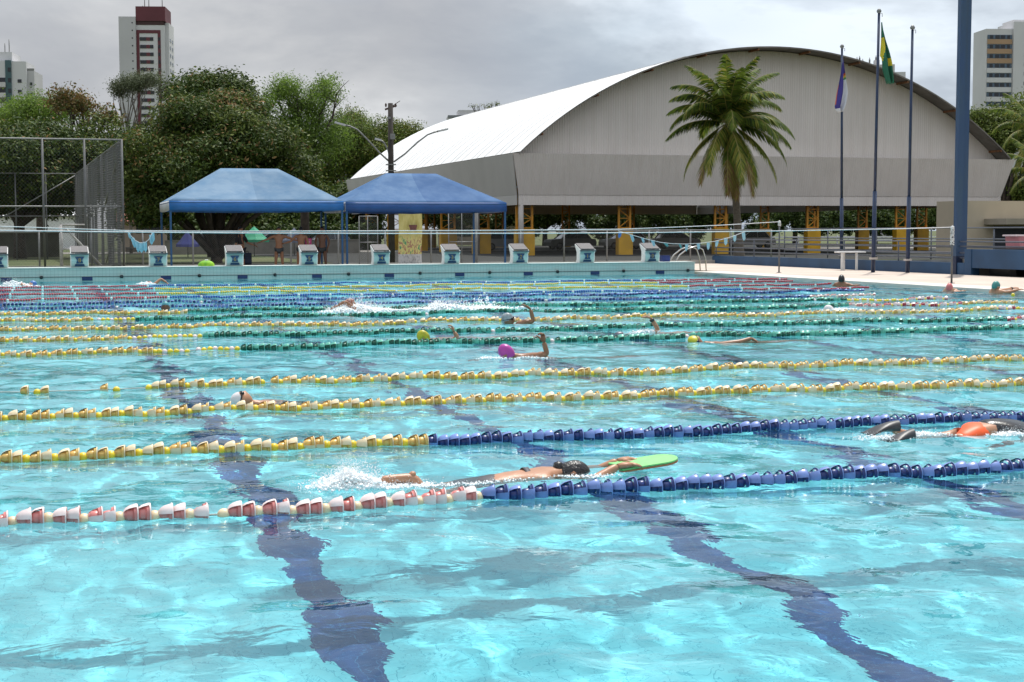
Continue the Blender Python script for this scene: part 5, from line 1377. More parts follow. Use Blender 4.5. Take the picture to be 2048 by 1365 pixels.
# ------------------------------------------------------------------ people
def skin_mat(n, c): return mat(n, c, .42, .08, 14, bump=.08, bscale=60)
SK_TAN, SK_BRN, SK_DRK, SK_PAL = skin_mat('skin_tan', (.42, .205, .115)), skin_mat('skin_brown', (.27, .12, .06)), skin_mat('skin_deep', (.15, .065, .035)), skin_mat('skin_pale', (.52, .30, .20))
M_hair = mat('wet_black_hair', (.012, .011, .012), .28, .3, 30, bump=.5, bscale=50)
def skin_grow(verts, edges, rad, root, sub=2):
    me = bpy.data.meshes.new('grow'); me.from_pydata([tuple(v) for v in verts], edges, [])
    o = bpy.data.objects.new('grow', me); COL.objects.link(o)
    o.modifiers.new('skin', 'SKIN')
    sv = me.skin_vertices[0].data if me.skin_vertices else None
    if sv is None:
        bm = bmesh.new(); bm.from_mesh(me); bm.verts.layers.skin.verify(); bm.to_mesh(me); bm.free(); sv = me.skin_vertices[0].data
    for i, r in enumerate(rad):
        sv[i].radius = r if isinstance(r, tuple) else (r, r); sv[i].use_root = (i == root)
    o.modifiers['skin'].use_smooth_shade = True
    s = o.modifiers.new('sub', 'SUBSURF'); s.levels = sub; s.render_levels = sub
    dg = bpy.context.evaluated_depsgraph_get()
    res = bpy.data.meshes.new_from_object(o.evaluated_get(dg))
    vs = [v.co.copy() for v in res.vertices]; fs = [tuple(p.vertices) for p in res.polygons]
    bpy.data.objects.remove(o); bpy.data.meshes.remove(me); bpy.data.meshes.remove(res)
    return vs, fs
def frame(up, fwd):
    up = Vector(up).normalized(); fwd = Vector(fwd); fwd = (fwd - up * fwd.dot(up)).normalized()
    return up, fwd, fwd.cross(up)
def add_head(b, c, up, fwd, s=1.0):
    """skull, jaw, brow, nose, lips and ears as one closed surface"""
    up, fwd, sd = frame(up, fwd); NU, NV = 20, 16; vs = []
    for i in range(NV + 1):
        ph = math.pi * i / NV
        for k in range(NU):
            th = 2 * math.pi * k / NU
            x, y, z = math.sin(ph) * math.cos(th), math.sin(ph) * math.sin(th), math.cos(ph)   # x forward, y side, z up
            rx, ry, rz = .098, .076, .118
            px, py, pz = x * rx, y * ry, z * rz
            if z < -.1:
                k_ = min(1, (-.1 - z) / .9); py *= 1 - .28 * k_; px *= 1 - .12 * k_
                if x < 0: px *= 1 - .35 * k_
            if x > .75 and abs(y) < .25 and -.42 < z < .12: px += .020 * (1 - abs(y) / .25) * (1 - abs(z + .2) / .35 if abs(z + .2) < .35 else 0)
            if x > .8 and .12 < abs(y) < .5 and -.05 < z < .15: px -= .008
            if x > .7 and abs(y) < .3 and -.62 < z < -.5: px += .006
            if abs(y) > .93 and -.3 < z < .15: py *= 1.14; px -= .01
            vs.append(Vector(c) + (fwd * px + sd * py + up * pz) * s)
    b.add(vs, [(i * NU + k, i * NU + (k + 1) % NU, (i + 1) * NU + (k + 1) % NU, (i + 1) * NU + k) for i in range(NV) for k in range(NU)], 0, True)
def cap_mesh(b, c, up, fwd, s=1.0, low=-.12, back=.25, mi=0, puff=1.06):
    """swim cap or short hair: the upper skull, lower at the nape than at the brow"""
    up, fwd, sd = frame(up, fwd); NU, NV = 20, 10; vs = []
    for i in range(NV + 1):
        for k in range(NU):
            th = 2 * math.pi * k / NU
            zmin = low + .38 * max(0, math.cos(th)) - back * max(0, -math.cos(th))
            phm = math.acos(max(-1, min(1, zmin))); ph = phm * i / NV
            w = 1 + .012 * math.sin(th * 5 + ph * 4)
            p = (math.sin(ph) * math.cos(th) * .100 * puff * w, math.sin(ph) * math.sin(th) * .078 * puff * w, math.cos(ph) * .120 * puff)
            vs.append(Vector(c) + (fwd * p[0] + sd * p[1] + up * p[2]) * s)
    b.add(vs, [(i * NU + k, i * NU + (k + 1) % NU, (i + 1) * NU + (k + 1) % NU, (i + 1) * NU + k) for i in range(NV) for k in range(NU)], mi, True)
def goggle_mesh(b, c, up, fwd, s=1.0):
    up, fwd, sd = frame(up, fwd)
    for k in (-1, 1): 
        q = Vector(c) + (fwd * .088 + sd * k * .033 + up * .012) * s
        b.lathe([(0, -.012), (.022, -.010), (.025, .004), (.015, .014), (0, .016)], 10, 0, 'Z', (0, 0, 0)); n_ = 10 * 5
        M_ = Matrix((sd, up, fwd)).transposed()
        for i in range(len(b.v) - n_, len(b.v)): b.v[i] = tuple(q + M_ @ (Vector(b.v[i]) * s))
    pts = [Vector(c) + (fwd * .103 * math.cos(a) + sd * .083 * math.sin(a) + up * (.014 + .012 * (1 - math.cos(a)))) * s for a in [2 * math.pi * i / 24 for i in range(25)]]
    b.tube(pts, .006, 5)
def add_hand(b, wrist, d, n, curl=.5, s=1.0, side=1, spread=.3):
    """palm, four unequal jointed fingers and a thumb from the palm's side; d along the hand, n out of the palm"""
    d = Vector(d).normalized(); n = Vector(n); n = (n - d * n.dot(d)).normalized(); sd = d.cross(n) * side
    W_ = Vector(wrist); hl = .088 * s
    for k in range(-1, 2):
        b.tube([W_ + sd * k * .012 * s, W_ + d * hl * .5 + sd * k * .022 * s, W_ + d * hl + sd * k * .024 * s], [.015 * s, .017 * s, .014 * s], 8)
    ln = [.078, .088, .082, .064]
    for i in range(4):
        o = (i - 1.5); p = W_ + d * hl * .97 + sd * (o * .020 * s); dir_ = (d + sd * o * .12 * spread).normalized(); pts = [p]; a = curl * .5
        for seg, f in enumerate((.45, .32, .23)):
            dd = dir_ * math.cos(a) + n * math.sin(a); p = p + dd * ln[i] * f * s; pts.append(p.copy()); a += curl * .75
        b.tube(pts, [.0095 * s, .0088 * s, .008 * s, .0058 * s], 7)
    p = W_ + d * hl * .28 - sd * .030 * s; dd = (d * .75 - sd * .65 + n * .35 * curl).normalized()
    b.tube([p, p + dd * .035 * s, p + dd * .058 * s + (d * .6 + n * curl * .5).normalized() * .012 * s, p + dd * .07 * s + (d * .8 + n * curl * .7).normalized() * .028 * s], [.013 * s, .011 * s, .0095 * s, .007 * s], 7)
RAD = dict(pelvis=.128, spine=.112, chest=.138, neck=.056, skull=.06, sh=.062, el=.043, wr=.029, hip=.088, kn=.056, an=.037, heel=.036, toe=.024)
def body(J, mats, s=1.0, head=None, hands=(), origin=None, only=None):
    """J: world joints. Grows one continuous surface, adds head and hands, returns an MB in the thing's space"""
    o = Vector(origin); names = [k for k in J]
    chain = [('pelvis', 'spine'), ('spine', 'chest'), ('chest', 'neck'), ('neck', 'skull')]
    for q in 'LR':
        chain += [('chest', 'sh' + q), ('sh' + q, 'el' + q), ('el' + q, 'wr' + q), ('pelvis', 'hip' + q), ('hip' + q, 'kn' + q), ('kn' + q, 'an' + q), ('an' + q, 'toe' + q)]
    chain = [(a, c) for a, c in chain if a in J and c in J]
    idx = {k: i for i, k in enumerate(names)}
    rad = [RAD[k.rstrip('LR') if k not in RAD else k] * s for k in names]
    vs, fs = skin_grow([Vector(J[k]) - o for k in names], [(idx[a], idx[c]) for a, c in chain], rad, idx['pelvis'])
    b = MB(); b.add(vs, fs, 0, True)
    if head: add_head(b, Vector(head[0]) - o, head[1], head[2], s)
    for (w, d, n, curl, side) in hands: add_hand(b, Vector(w) - o, d, n, curl, s, side)
    return b
def garment(J, keys, edges, rad, origin, m, parent, name, sub=2):
    o = Vector(origin)
    vs, fs = skin_grow([Vector(J[k]) - o for k in keys], edges, rad, 0, sub)
    b = MB(); b.add(vs, fs, 0, True); return b.build(name, m, parent)
def person(name_loc, label, group='swimmers in the pool'):
    return thing('person', tuple(name_loc), label, 'person', group)
X_, Y_A, Z_ = Vector((1, 0, 0)), Vector((0, 1, 0)), Vector((0, 0, 1))
def uz(u, z, y):
    p = at(u, 600, y); return Vector((p.x, y, z))

# --- kickboard swimmer
y = 9.42
J = dict(pelvis=uz(968, -.035, y), spine=uz(1018, -.015, y), chest=uz(1068, -.005, y), neck=uz(1112, .05, y), skull=uz(1132, .06, y))
for q, s_ in (('L', 1), ('R', -1)):
    J['sh' + q] = uz(1093, .015, y + .165 * s_); J['el' + q] = uz(1172, .0, y + .17 * s_); J['wr' + q] = uz(1237, .045, y + .11 * s_)
    J['hip' + q] = uz(955, -.06, y + .085 * s_)
J['knL'] = uz(868, -.22, y + .1); J['anL'] = uz(772, -.12, y + .12); J['toeL'] = uz(722, -.14, y + .13)
J['knR'] = uz(888, -.30, y - .1); J['anR'] = uz(826, .035, y - .10); J['toeR'] = uz(758, .035, y - .11)
for k_ in J:
    if not k_.startswith(('wr', 'anR', 'toeR')): J[k_] = J[k_] - Z_ * .060
o = J['pelvis'].copy(); o.z = 0
t = person(o, 'swimmer in grey shorts and bikini strap kicking along with a green kickboard')
hc = uz(1144, -.026, y)
bd = body(J, None, 1.0, (hc, X_ * .9 + Z_ * .25, -Z_ + X_ * .5), [(J['wrL'], X_ + Z_ * .1, -Z_, .35, 1), (J['wrR'], X_ + Z_ * .1, -Z_, .35, -1)], o)
# heel of the raised foot
hv, hf = skin_grow([J['anR'] - o, uz(817, .075, y - .10) - o], [(0, 1)], [.034, .027], 0)
bd.add(hv, hf, 0, True)   # the heel
bm_ = bd.build('body', SK_TAN, t); caustic(bm_)
b = MB(); cap_mesh(b, hc - o, X_ * .9 + Z_ * .25, -Z_ + X_ * .5, 1.0, -.3, .45, 0, 1.06)
b.lathe([(0, -.05), (.028, -.04), (.038, 0), (.028, .04), (0, .05)], 12, 0, 'Z', tuple(uz(1116, .030, y) - o)); b.build('hair', M_hair, t)
J2 = dict(J); J2['mL'] = J['hipL'].lerp(J['knL'], .62); J2['mR'] = J['hipR'].lerp(J['knR'], .55)
garment(J2, ['pelvis', 'spine', 'hipL', 'mL', 'hipR', 'mR'], [(0, 1), (0, 2), (2, 3), (0, 4), (4, 5)], [.138, .116, .098, .084, .098, .084], o, mat('grey_shorts', (.055, .052, .058), .55, .15, 6), t, 'shorts')
def ring(c, axis, r1, r2, w, n=28):
    """flat strap round the torso"""
    axis = Vector(axis).normalized(); a = axis.orthogonal().normalized(); e = axis.cross(a); b = MB(); vs = []
    for i in range(n):
        th = 2 * math.pi * i / n; d = a * math.cos(th) + e * math.sin(th)
        rr_ = r1
        vs += [Vector(c) + d * rr_ - axis * w / 2, Vector(c) + d * rr_ + axis * w / 2, Vector(c) + d * (rr_ + .006) + axis * w / 2, Vector(c) + d * (rr_ + .006) - axis * w / 2]
    b.add(vs, [(4 * i + k, 4 * i + (k + 1) % 4, 4 * ((i + 1) % n) + (k + 1) % 4, 4 * ((i + 1) % n) + k) for i in range(n) for k in range(4)], 0, True); return b
ring(uz(1050, -.070, y) - o, X_, .113, .1, .035).build('bikini_strap', mat('strap_grey', (.08, .075, .085), .6), t)
# kickboard held out in front
kb = thing('kickboard', tuple(uz(1290, .040, y)), 'bright green kickboard with an orange underside, nose lifted, held by the swimmer', 'kickboard')
out = []
for i in range(21):
    a = -math.pi / 2 + math.pi * i / 20; out.append((.10 + .13 * math.cos(a), .125 * math.sin(a)))
out += [(-.20, .125), (-.22, .10), (-.20, .05), (-.20, -.05), (-.22, -.10), (-.20, -.125)]
Mt = Matrix.Rotation(R(-6), 3, 'Y') @ Matrix.Rotation(R(3), 3, 'X')
for nm, z0, z1, c_ in (('top_layer', .0, .014, (.22, .58, .20)), ('bottom_layer', -.014, -.001, (.45, .17, .08))):
    b = MB(); b.prism(out, 'Z', z0, z1); b.v = [tuple(Mt @ Vector(v)) for v in b.v]; b.build(nm, mat('foam_' + nm, c_, .75, .06, 20, bump=.1, bscale=120), kb, .006)

# --- finned swimmer at the right edge
y = 10.35
J = dict(pelvis=uz(1945, -.045, y), spine=uz(1985, -.01, y), chest=uz(2028, .0, y), neck=uz(2066, -.02, y), skull=uz(2085, -.05, y))
for q, s_ in (('L', 1), ('R', -1)):
    J['sh' + q] = uz(2052, -.04, y + .165 * s_); J['hip' + q] = uz(1938, -.06, y + .085 * s_)
J['elL'] = uz(2120, -.1, y + .2); J['wrL'] = uz(2180, -.16, y + .2); J['elR'] = uz(2058, -.30, y - .22); J['wrR'] = uz(2010, -.46, y - .2)
J['knL'] = uz(1868, -.06, y + .09); J['anL'] = uz(1805, -.0, y + .12); J['toeL'] = uz(1785, .045, y + .12)
J['knR'] = uz(1872, -.10, y - .09); J['anR'] = uz(1842, -.055, y - .12); J['toeR'] = uz(1822, .015, y - .12)
o = J['pelvis'].copy(); o.z = 0
t = person(o, 'swimmer with black fins, orange shorts and black top at the right edge')
caustic(body(J, None, 1.0, (uz(2100, -.07, y), X_, -Z_), [(J['wrL'], X_ - Z_ * .2, -Z_, .3, 1), (J['wrR'], -X_ - Z_, -X_, .3, -1)], o).build('body', SK_TAN, t))
J['waist'] = J['spine'].lerp(J['pelvis'], .7)
garment(J, ['chest', 'waist', 'neck', 'shL', 'elL', 'shR', 'elR'], [(0, 1), (0, 2), (0, 3), (3, 4), (0, 5), (5, 6)], [.155, .128, .066, .074, .052, .074, .052], o, mat('black_top', (.008, .008, .010), .25, .2, 8, bump=.1), t, 'swim_top')
J2 = dict(J); J2['mL'] = J['hipL'].lerp(J['knL'], .35); J2['mR'] = J['hipR'].lerp(J['knR'], .30)
garment(J2, ['pelvis', 'spine', 'hipL', 'mL', 'hipR', 'mR'], [(0, 1), (0, 2), (2, 3), (0, 4), (4, 5)], [.140, .120, .10, .084, .10, .084], o, mat('orange_shorts', (.85, .10, .012), .5, .08, 6), t, 'swim_shorts')
M_fin = mat('fin_rubber', (.035, .034, .036), .45, .2, 8)
for (a, tip, yy) in ((uz(1800, .055, y + .12), uz(1738, .0, y + .15), .12), (uz(1830, .02, y - .12), uz(1772, -.06, y - .14), -.12)):
    b = MB(); d_ = (tip - a); vs = []
    for i in range(9):
        s_ = i / 8; c_ = a + d_ * s_ + Z_ * .02 * math.sin(math.pi * s_) - o; w_ = .045 + .055 * s_; h_ = .044 * (1 - s_) ** .9 + .006
        for k in range(10):
            th = 2 * math.pi * k / 10; vs.append(c_ + Y_A * w_ * math.cos(th) + Z_ * h_ * math.sin(th))
    b.add(vs, [(i * 10 + k, i * 10 + (k + 1) % 10, (i + 1) * 10 + (k + 1) % 10, (i + 1) * 10 + k) for i in range(8) for k in range(10)], 0, True)
    b.add(vs[:10], [tuple(range(10))]); b.add(vs[-10:], [tuple(range(10))]); b.build('swim_fin', M_fin, t)

# --- swimmers farther out: (builder for people mostly under water)
def floater(label, skin, y, hu, hz, head_up, face, J, cap_c, cap_n, s=1.0, hands=(), gog=False, suit=None, low=-.12, watch=None, bandana=None):
    o = Vector(J['pelvis']).copy(); o.z = 0
    t = person(o, label)
    hc = uz(hu, hz, y) if not isinstance(hu, Vector) else hu
    caustic(body(J, None, s, (hc, head_up, face), hands, o).build('body', skin, t))
    b = MB(); cap_mesh(b, hc - o, head_up, face, s, low)
    b.build('swim_cap' if cap_n != 'hair' else 'hair', cap_c, t)
    if gog: b = MB(); goggle_mesh(b, hc - o, head_up, face, s); b.build('goggles', mat('goggle_black', (.01, .01, .014), .2), t)
    if suit is not None:
        garment(J, ['chest', 'spine', 'pelvis'], [(0, 1), (1, 2)], [.146 * s, .12 * s, .138 * s], o, suit, t, 'swimsuit')
    if watch is not None:
        ring(Vector(watch[0]) - o, watch[1], .031 * s, .03, .04, 16).build('wrist_watch', M_black, t)
    return t
def lying(y, us, z, dirx, ny=.0):
    """joints of someone stretched out along x; us = photo u of neck, chest, spine, pelvis"""
    un, uc, us_, up_ = us; J = dict(pelvis=uz(up_, z - .19, y), spine=uz(us_, z - .12, y), chest=uz(uc, z - .065, y), neck=uz(un, z - .0, y))
    J['skull'] = J['neck'] + X_ * dirx * .08 + Z_ * .02
    for q, s_ in (('L', 1), ('R', -1)):
        J['sh' + q] = uz(uc, z - .03, y + .165 * s_) + X_ * dirx * .09; J['hip' + q] = J['pelvis'] - X_ * dirx * .05 + Y_A * .085 * s_ - Z_ * .02
        J['kn' + q] = J['hip' + q] - X_ * dirx * .40 - Z_ * (.05 + .06 * s_); J['an' + q] = J['kn' + q] - X_ * dirx * .40 - Z_ * (.02 - .05 * s_); J['toe' + q] = J['an' + q] - X_ * dirx * .16 - Z_ * .03
    return J
def downarm(J, q, dx, y_s):
    J['el' + q] = J['sh' + q] + X_ * dx * .12 - Z_ * .26 + Y_A * y_s * .05; J['wr' + q] = J['el' + q] + X_ * dx * .18 - Z_ * .16
# backstroke, white cap with goggles, face to the sky, heading left
y = 14.3
J = lying(y, (512, 545, 600, 645), -.03, -1); J['elR'] = J['shR'] + X_ * .26 - Z_ * .10; J['wrR'] = J['elR'] + X_ * .24 - Z_ * .05; J['elL'] = J['shL'] + X_ * .26 - Z_ * .12; J['wrL'] = J['elL'] + X_ * .24 - Z_ * .06
M_capw = mat('cap_white', (.70, .66, .66), .35, .05, 6)
floater('backstroke swimmer in a white cap with dark goggles, face up', SK_TAN, y, 481, .012, -X_ + Z_ * .12, Z_ + X_ * .25, J, M_capw, 'cap', .86, [(J['wrR'], X_, Z_, .3, 1), (J['wrL'], X_, Z_, .3, -1)], True, mat('suit_dark', (.02, .022, .03), .35, .2, 6), low=.02)
# magenta cap, fist raised
y = 18.35
J = lying(y, (1032, 1062, 1105, 1145), .0, -1); sh = J['shR']
J['shR'] = uz(1078, .02, y - .13); J['elR'] = uz(1094, .05, y - .16); J['wrR'] = at(1087.5, 684, y - .16); J['elL'] = uz(1000, -.22, y + .2); J['wrL'] = uz(962, -.34, y + .18)
floater('swimmer in a magenta cap holding one fist straight up', SK_BRN, y, at(1013, 706, y), None, Z_ * .75 - X_ * .55, -X_ * .5 + Y_A * .75 - Z_ * .3, J, mat('cap_magenta', (.42, .05, .30), .35, .1, 8, bump=.12, bscale=30), 'cap', .98, [(J['wrR'], Z_ - X_ * .12, -X_ - Y_A * .4, 1.35, 1), (J['wrL'], -X_ - Z_ * .2, -Z_, .3, -1)], False, None, low=-.35)
# yellow cap
y = 22.2
J = lying(y, (862, 890, 935, 975), -.09, -1); J['shR'] = uz(905, -.06, y - .12); J['elR'] = uz(914, .02, y - .15); J['wrR'] = at(908, 664, y - .15); J['elL'] = uz(835, -.25, y + .2); J['wrL'] = uz(800, -.32, y + .2)
floater('swimmer in a yellow patterned cap with one forearm raised', SK_TAN, y, at(847, 675, y), None, Z_ * .8 - X_ * .5, -X_ * .6 + Y_A * .6 - Z_ * .4, J, mat('cap_yellow', (.62, .52, .02), .4, vscale=9, col2=(.25, .26, .01)), 'cap', .92, [(J['wrR'], Z_ - X_ * .35, -X_, 1.0, 1), (J['wrL'], -X_, -Z_, .3, -1)], low=-.6)
# white-grey cap with red mirrored goggles, arm curved above the head
y = 24.9
J = lying(y, (1026, 1045, 1085, 1120), -.05, -1); J['shR'] = uz(1036, .02, y - .12); J['elR'] = at(1067, 643, y - .14); J['wrR'] = at(1061, 619, y - .14); J['elL'] = uz(990, -.2, y + .2); J['wrL'] = uz(960, -.3, y + .2)
t = floater('swimmer in a white and grey cap with goggles, arm curving up beside the head', SK_BRN, y, at(1016, 641, y), None, Z_ * .9 - X_ * .3, X_ * .8 - Y_A * .55, J, mat('cap_grey_white', (.55, .58, .60), .4, vscale=5, col2=(.16, .20, .22)), 'cap', 1.05, [(J['wrR'], -X_ * .75 + Z_ * .6, -Z_ - X_, .35, 1), (J['wrL'], -X_, -Z_, .3, -1)], True, low=-.10)
# only a watch arm above the water
y = 22.5
J = lying(y, (1262, 1285, 1330, 1370), -.16, -1); J['shR'] = uz(1300, -.10, y - .10); J['elR'] = at(1316.5, 660, y - .12); J['wrR'] = at(1302.5, 637, y - .12); J['elL'] = uz(1230, -.3, y + .2); J['wrL'] = uz(1200, -.35, y + .2)
floater('swimmer under the surface, only one bent arm with a black watch showing', SK_TAN, y, 1240, -.10, -X_, -Z_, J, mat('cap_dark', (.05, .05, .08), .4), 'cap', 1.0, [(J['wrR'], -X_ + Z_ * .35, -Z_, .5, 1), (J['wrL'], -X_, -Z_, .3, -1)], watch=(J['wrR'] + X_ * .012 - Z_ * .03, Vector((-.5, 0, .8))))
# yellow-green cap swimming left, far arm bent
y = 20.1
J = lying(y, (1416, 1440, 1478, 1515), -.05, -1); J['shR'] = uz(1440, -.05, y - .14); J['elR'] = uz(1482, -.005, y - .2); J['wrR'] = at(1503, 677, y - .2); J['elL'] = uz(1390, -.2, y + .2); J['wrL'] = uz(1360, -.25, y + .2)
t = floater('swimmer in a yellow and green cap lying low, elbow bent behind', SK_BRN, y, at(1392, 684, y), None, -X_ * .9 + Z_ * .3, -Z_ * .4 - Y_A * .9 + X_ * .2, J, mat('cap_yellow_green', (.66, .52, .02), .4, vscale=3.5, col2=(.04, .30, .06), detail=1), 'cap', 1.0, [(J['wrR'], X_ * .8 - Z_ * .5, -Z_, .5, 1), (J['wrL'], -X_, -Z_, .3, -1)], True, low=-.1)
# fast swimmer in white water
y = 29.7
J = lying(y, (710, 735, 775, 805), -.03, -1); J['elR'] = at(690, 604, y - .2); J['wrR'] = at(676, 612, y - .2); J['elL'] = uz(690, .05, y + .3); J['wrL'] = uz(668, -.02, y + .3)
floater('sprinting swimmer half hidden in white splashing water', SK_BRN, y, at(701, 608, y), None, -X_ + Z_ * .35, -Z_ - X_ * .4, J, mat('cap_rust', (.24, .08, .05), .4), 'cap', 1.0, [(J['wrR'], -X_ - Z_ * .3, -Z_, .3, 1), (J['wrL'], -X_, -Z_, .3, -1)])
# head with teal cap facing the camera
y = 31.6
def standing_water(x_u, y, face, zsh, s=1.0):
    c = uz(x_u, zsh, y); f = Vector(face).normalized(); sd = Vector((f.y, -f.x, 0)); J = dict(pelvis=c - Z_ * .52 - f * .03, spine=c - Z_ * .33, chest=c - Z_ * .12, neck=c + Z_ * .07, skull=c + Z_ * .14)
    for q, k in (('L', -1), ('R', 1)):
        J['sh' + q] = c + sd * k * .175 - Z_ * .02; J['hip' + q] = J['pelvis'] + sd * k * .09 - Z_ * .06; J['kn' + q] = J['hip' + q] - Z_ * .40 + f * .05; J['an' + q] = J['kn' + q] - Z_ * .40 - f * .03; J['toe' + q] = J['an' + q] + f * .17 - Z_ * .03
    return J, c, f, sd
J, c, f, sd = standing_water(331, y, (-.1, -1, 0), -.17)
for q, k in (('L', -1), ('R', 1)): J['el' + q] = J['sh' + q] + sd * k * .2 - Z_ * .12; J['wr' + q] = J['el' + q] + f * .2
floater('dark skinned swimmer in a teal cap, only the head above water, facing us', SK_DRK, y, at(331, 616, y), None, Z_, f, J, mat('cap_teal', (.05, .26, .30), .4, .1, 6), 'cap', 1.05, [(J['wrL'], f, -Z_, .2, 1), (J['wrR'], f, -Z_, .2, -1)], low=.12)
# white cap just showing
y = 27.3
J = lying(y, (1672, 1690, 1725, 1755), -.10, -1); downarm(J, 'L', -1, 1); downarm(J, 'R', -1, -1)
floater('swimmer showing little more than a plain white cap, below the red floats', SK_PAL, y, at(1658, 621, y), None, Z_ * .6 - X_ * .8, -Z_ * .7 - X_ * .5, J, M_capw, 'cap', .95, [(J['wrL'], -X_, -Z_, .2, 1), (J['wrR'], -X_, -Z_, .2, -1)], low=-.5)
# two at the far wall
y = 48.4
J = lying(y, (300, 312, 340, 362), -.03, -1); J['elR'] = at(322, 558, y - .1); J['wrR'] = at(334, 566, y - .15); J['elL'] = uz(285, -.2, y + .2); J['wrL'] = uz(275, -.25, y + .2)
floater('brown armed swimmer at the far wall below the block with number 7', SK_TAN, y, 300, -.02, -X_, -Z_, J, mat('cap_rust', (.24, .08, .05), .4), 'cap', 1.0, [(J['wrR'], X_ - Z_, -Z_, .3, 1), (J['wrL'], -X_, -Z_, .3, -1)])
y = 47.4
J = lying(y, (58, 48, 30, 14), .0, 1); J['elR'] = uz(42, .10, y - .2); J['wrR'] = uz(52, .02, y - .25); J['elL'] = uz(80, -.05, y + .2); J['wrL'] = uz(92, -.05, y + .2)
floater('pale swimmer in a blue cap at the far left beside the raised wall', SK_PAL, y, at(65, 569, y), None, X_ + Z_ * .2, -Z_ - X_ * .2, J, mat('cap_blue', (.05, .16, .42), .4), 'cap', 1.0, [(J['wrR'], X_, -Z_, .3, 1), (J['wrL'], X_, -Z_, .3, -1)])
# three resting at the right edge
def edge_person(u, vh, y, zsh, label, skin, cap, capn, s, face, hand_pts, watch=None, low=-.12, gog=False):
    J, c, f, sd = standing_water(u, y, face, zsh, s)
    for q, (eu, ev, ey), (wu, wv, wy) in hand_pts: J['el' + q] = at(eu, ev, ey); J['wr' + q] = at(wu, wv, wy)
    hd = [(J['wr' + q], (J['wr' + q] - J['el' + q]).normalized(), -Z_, .35, 1 if q == 'L' else -1) for q in 'LR']
    w = None
    if watch: w = (J['elL'].lerp(J['wrL'], .82), (J['wrL'] - J['elL']).normalized())
    floater(label, skin, y, at(u, vh, y), None, Z_, f, J, cap, capn, s, hd, gog, watch=w, low=low)
edge_person(1683, 559.5, 39.3, .05, 'black haired man standing in the water at the right edge, seen from behind', SK_BRN, M_hair, 'hair', 1.12, (.5, .85, 0), [('L', (1665, 577, 39.5), (1672, 580, 39.8)), ('R', (1706, 573, 39.0), (1716, 571, 39.3))], low=-.2)
edge_person(1899, 577, 34.7, .02, 'bather in a coral pink cap resting at the pool edge', SK_PAL, mat('cap_coral', (.62, .17, .17), .4, .1, 9), 'cap', 1.08, (.75, .65, 0), [('L', (1905, 586, 35.1), (1918, 583, 35.2)), ('R', (1908, 586, 34.5), (1922, 583, 34.5))], low=-.15)
edge_person(1992, 574, 32.9, .07, 'man in a teal cap leaning both arms on the pool edge', SK_TAN, mat('cap_sea_green', (.05, .22, .20), .4, .1, 9), 'cap', 1.15, (.95, .25, 0), [('L', (2008, 581, 33.3), (2026, 577, 33.4)), ('R', (2012, 586, 32.6), (2036, 580, 32.7))], watch=True, low=-.05)
q = atz(2026, 593, .02); b = MB(); b.lathe([(.045 * math.sin(a), .03 - .045 * math.cos(a)) for a in [math.pi * i / 8 for i in range(9)]], 10, 0, 'Z'); o = b.build('float', P_yel); o.location = q; o.name = 'stray_float'
tag(o, 'single yellow ball float drifting below the teal capped man', 'float')

# --- men standing under the left tent
M_trunk = mat('dark_trunks', (.025, .03, .035), .6, .2, 6)
def stander(u, y, H, label, skin, facing, arms, cloth_m=None, hair=True, dark_shirt=False):
    b0 = at(u, 464, y); c = Vector((b0.x, y, 0)); s = H / 1.75
    f = Vector(facing).normalized(); sd = Vector((f.y, -f.x, 0))
    J = dict(pelvis=c + Z_ * .95 * s, spine=c + Z_ * 1.14 * s, chest=c + Z_ * 1.32 * s, neck=c + Z_ * 1.49 * s, skull=c + Z_ * 1.57 * s)
    for q, k in (('L', -1), ('R', 1)):
        J['sh' + q] = c + sd * k * .185 * s + Z_ * 1.415 * s; J['hip' + q] = c + sd * k * .09 * s + Z_ * .89 * s; J['kn' + q] = c + sd * k * .12 * s + Z_ * .49 * s + f * .02; J['an' + q] = c + sd * k * .15 * s + Z_ * .085 * s; J['toe' + q] = J['an' + q] + f * .18 * s - Z_ * .055 * s
        a = arms[q]; J['el' + q] = J['sh' + q] + Vector(a[0]) * .29 * s; J['wr' + q] = J['el' + q] + Vector(a[1]) * .25 * s
    t = person(c, label, 'people standing under the left tent')
    hc = c + Z_ * 1.635 * s
    hd = [(J['wr' + q], (J['wr' + q] - J['el' + q]).normalized(), f * .3 - Z_ * .6, .4, 1 if q == 'L' else -1) for q in 'LR']
    o = c
    body(J, None, s, (hc, Z_, f), hd, o).build('body', skin, t)
    b = MB(); cap_mesh(b, hc - o, Z_, f, s, .12, .45, 0, 1.05); b.build('hair', M_hair, t)
    J2 = dict(J)
    for q in 'LR': J2['m' + q] = J['hip' + q].lerp(J['kn' + q], .9 if dark_shirt else .28)
    r_ = .094 * s
    garment(J2, ['pelvis', 'hipL', 'mL', 'hipR', 'mR'], [(0, 1), (1, 2), (0, 3), (3, 4)], [.136 * s, r_, r_ * .9, r_, r_ * .9], o, cloth_m or M_trunk, t, 'trousers' if dark_shirt else 'swim_trunks')
    if dark_shirt: garment(J2, ['chest', 'spine', 'pelvis', 'shL', 'elL', 'shR', 'elR'], [(0, 1), (1, 2), (0, 3), (3, 4), (0, 5), (5, 6)], [.15 * s, .128 * s, .142 * s, .075 * s, .056 * s, .075 * s, .056 * s], o, mat('black_shirt', (.012, .012, .014), .8, .2, 5), t, 'shirt')
    return J, s
def V3(*a): return Vector(a).normalized()
stander(481, 58.4, 1.78, 'person all in black under the left tent, one arm reaching right', SK_BRN, (.6, -.6, 0), dict(L=(V3(.45, -.1, -.9), V3(.9, -.2, -.35)), R=(V3(-.2, .1, -1), V3(0, -.1, -1))), mat('black_trousers', (.012, .012, .014), .8), dark_shirt=True)
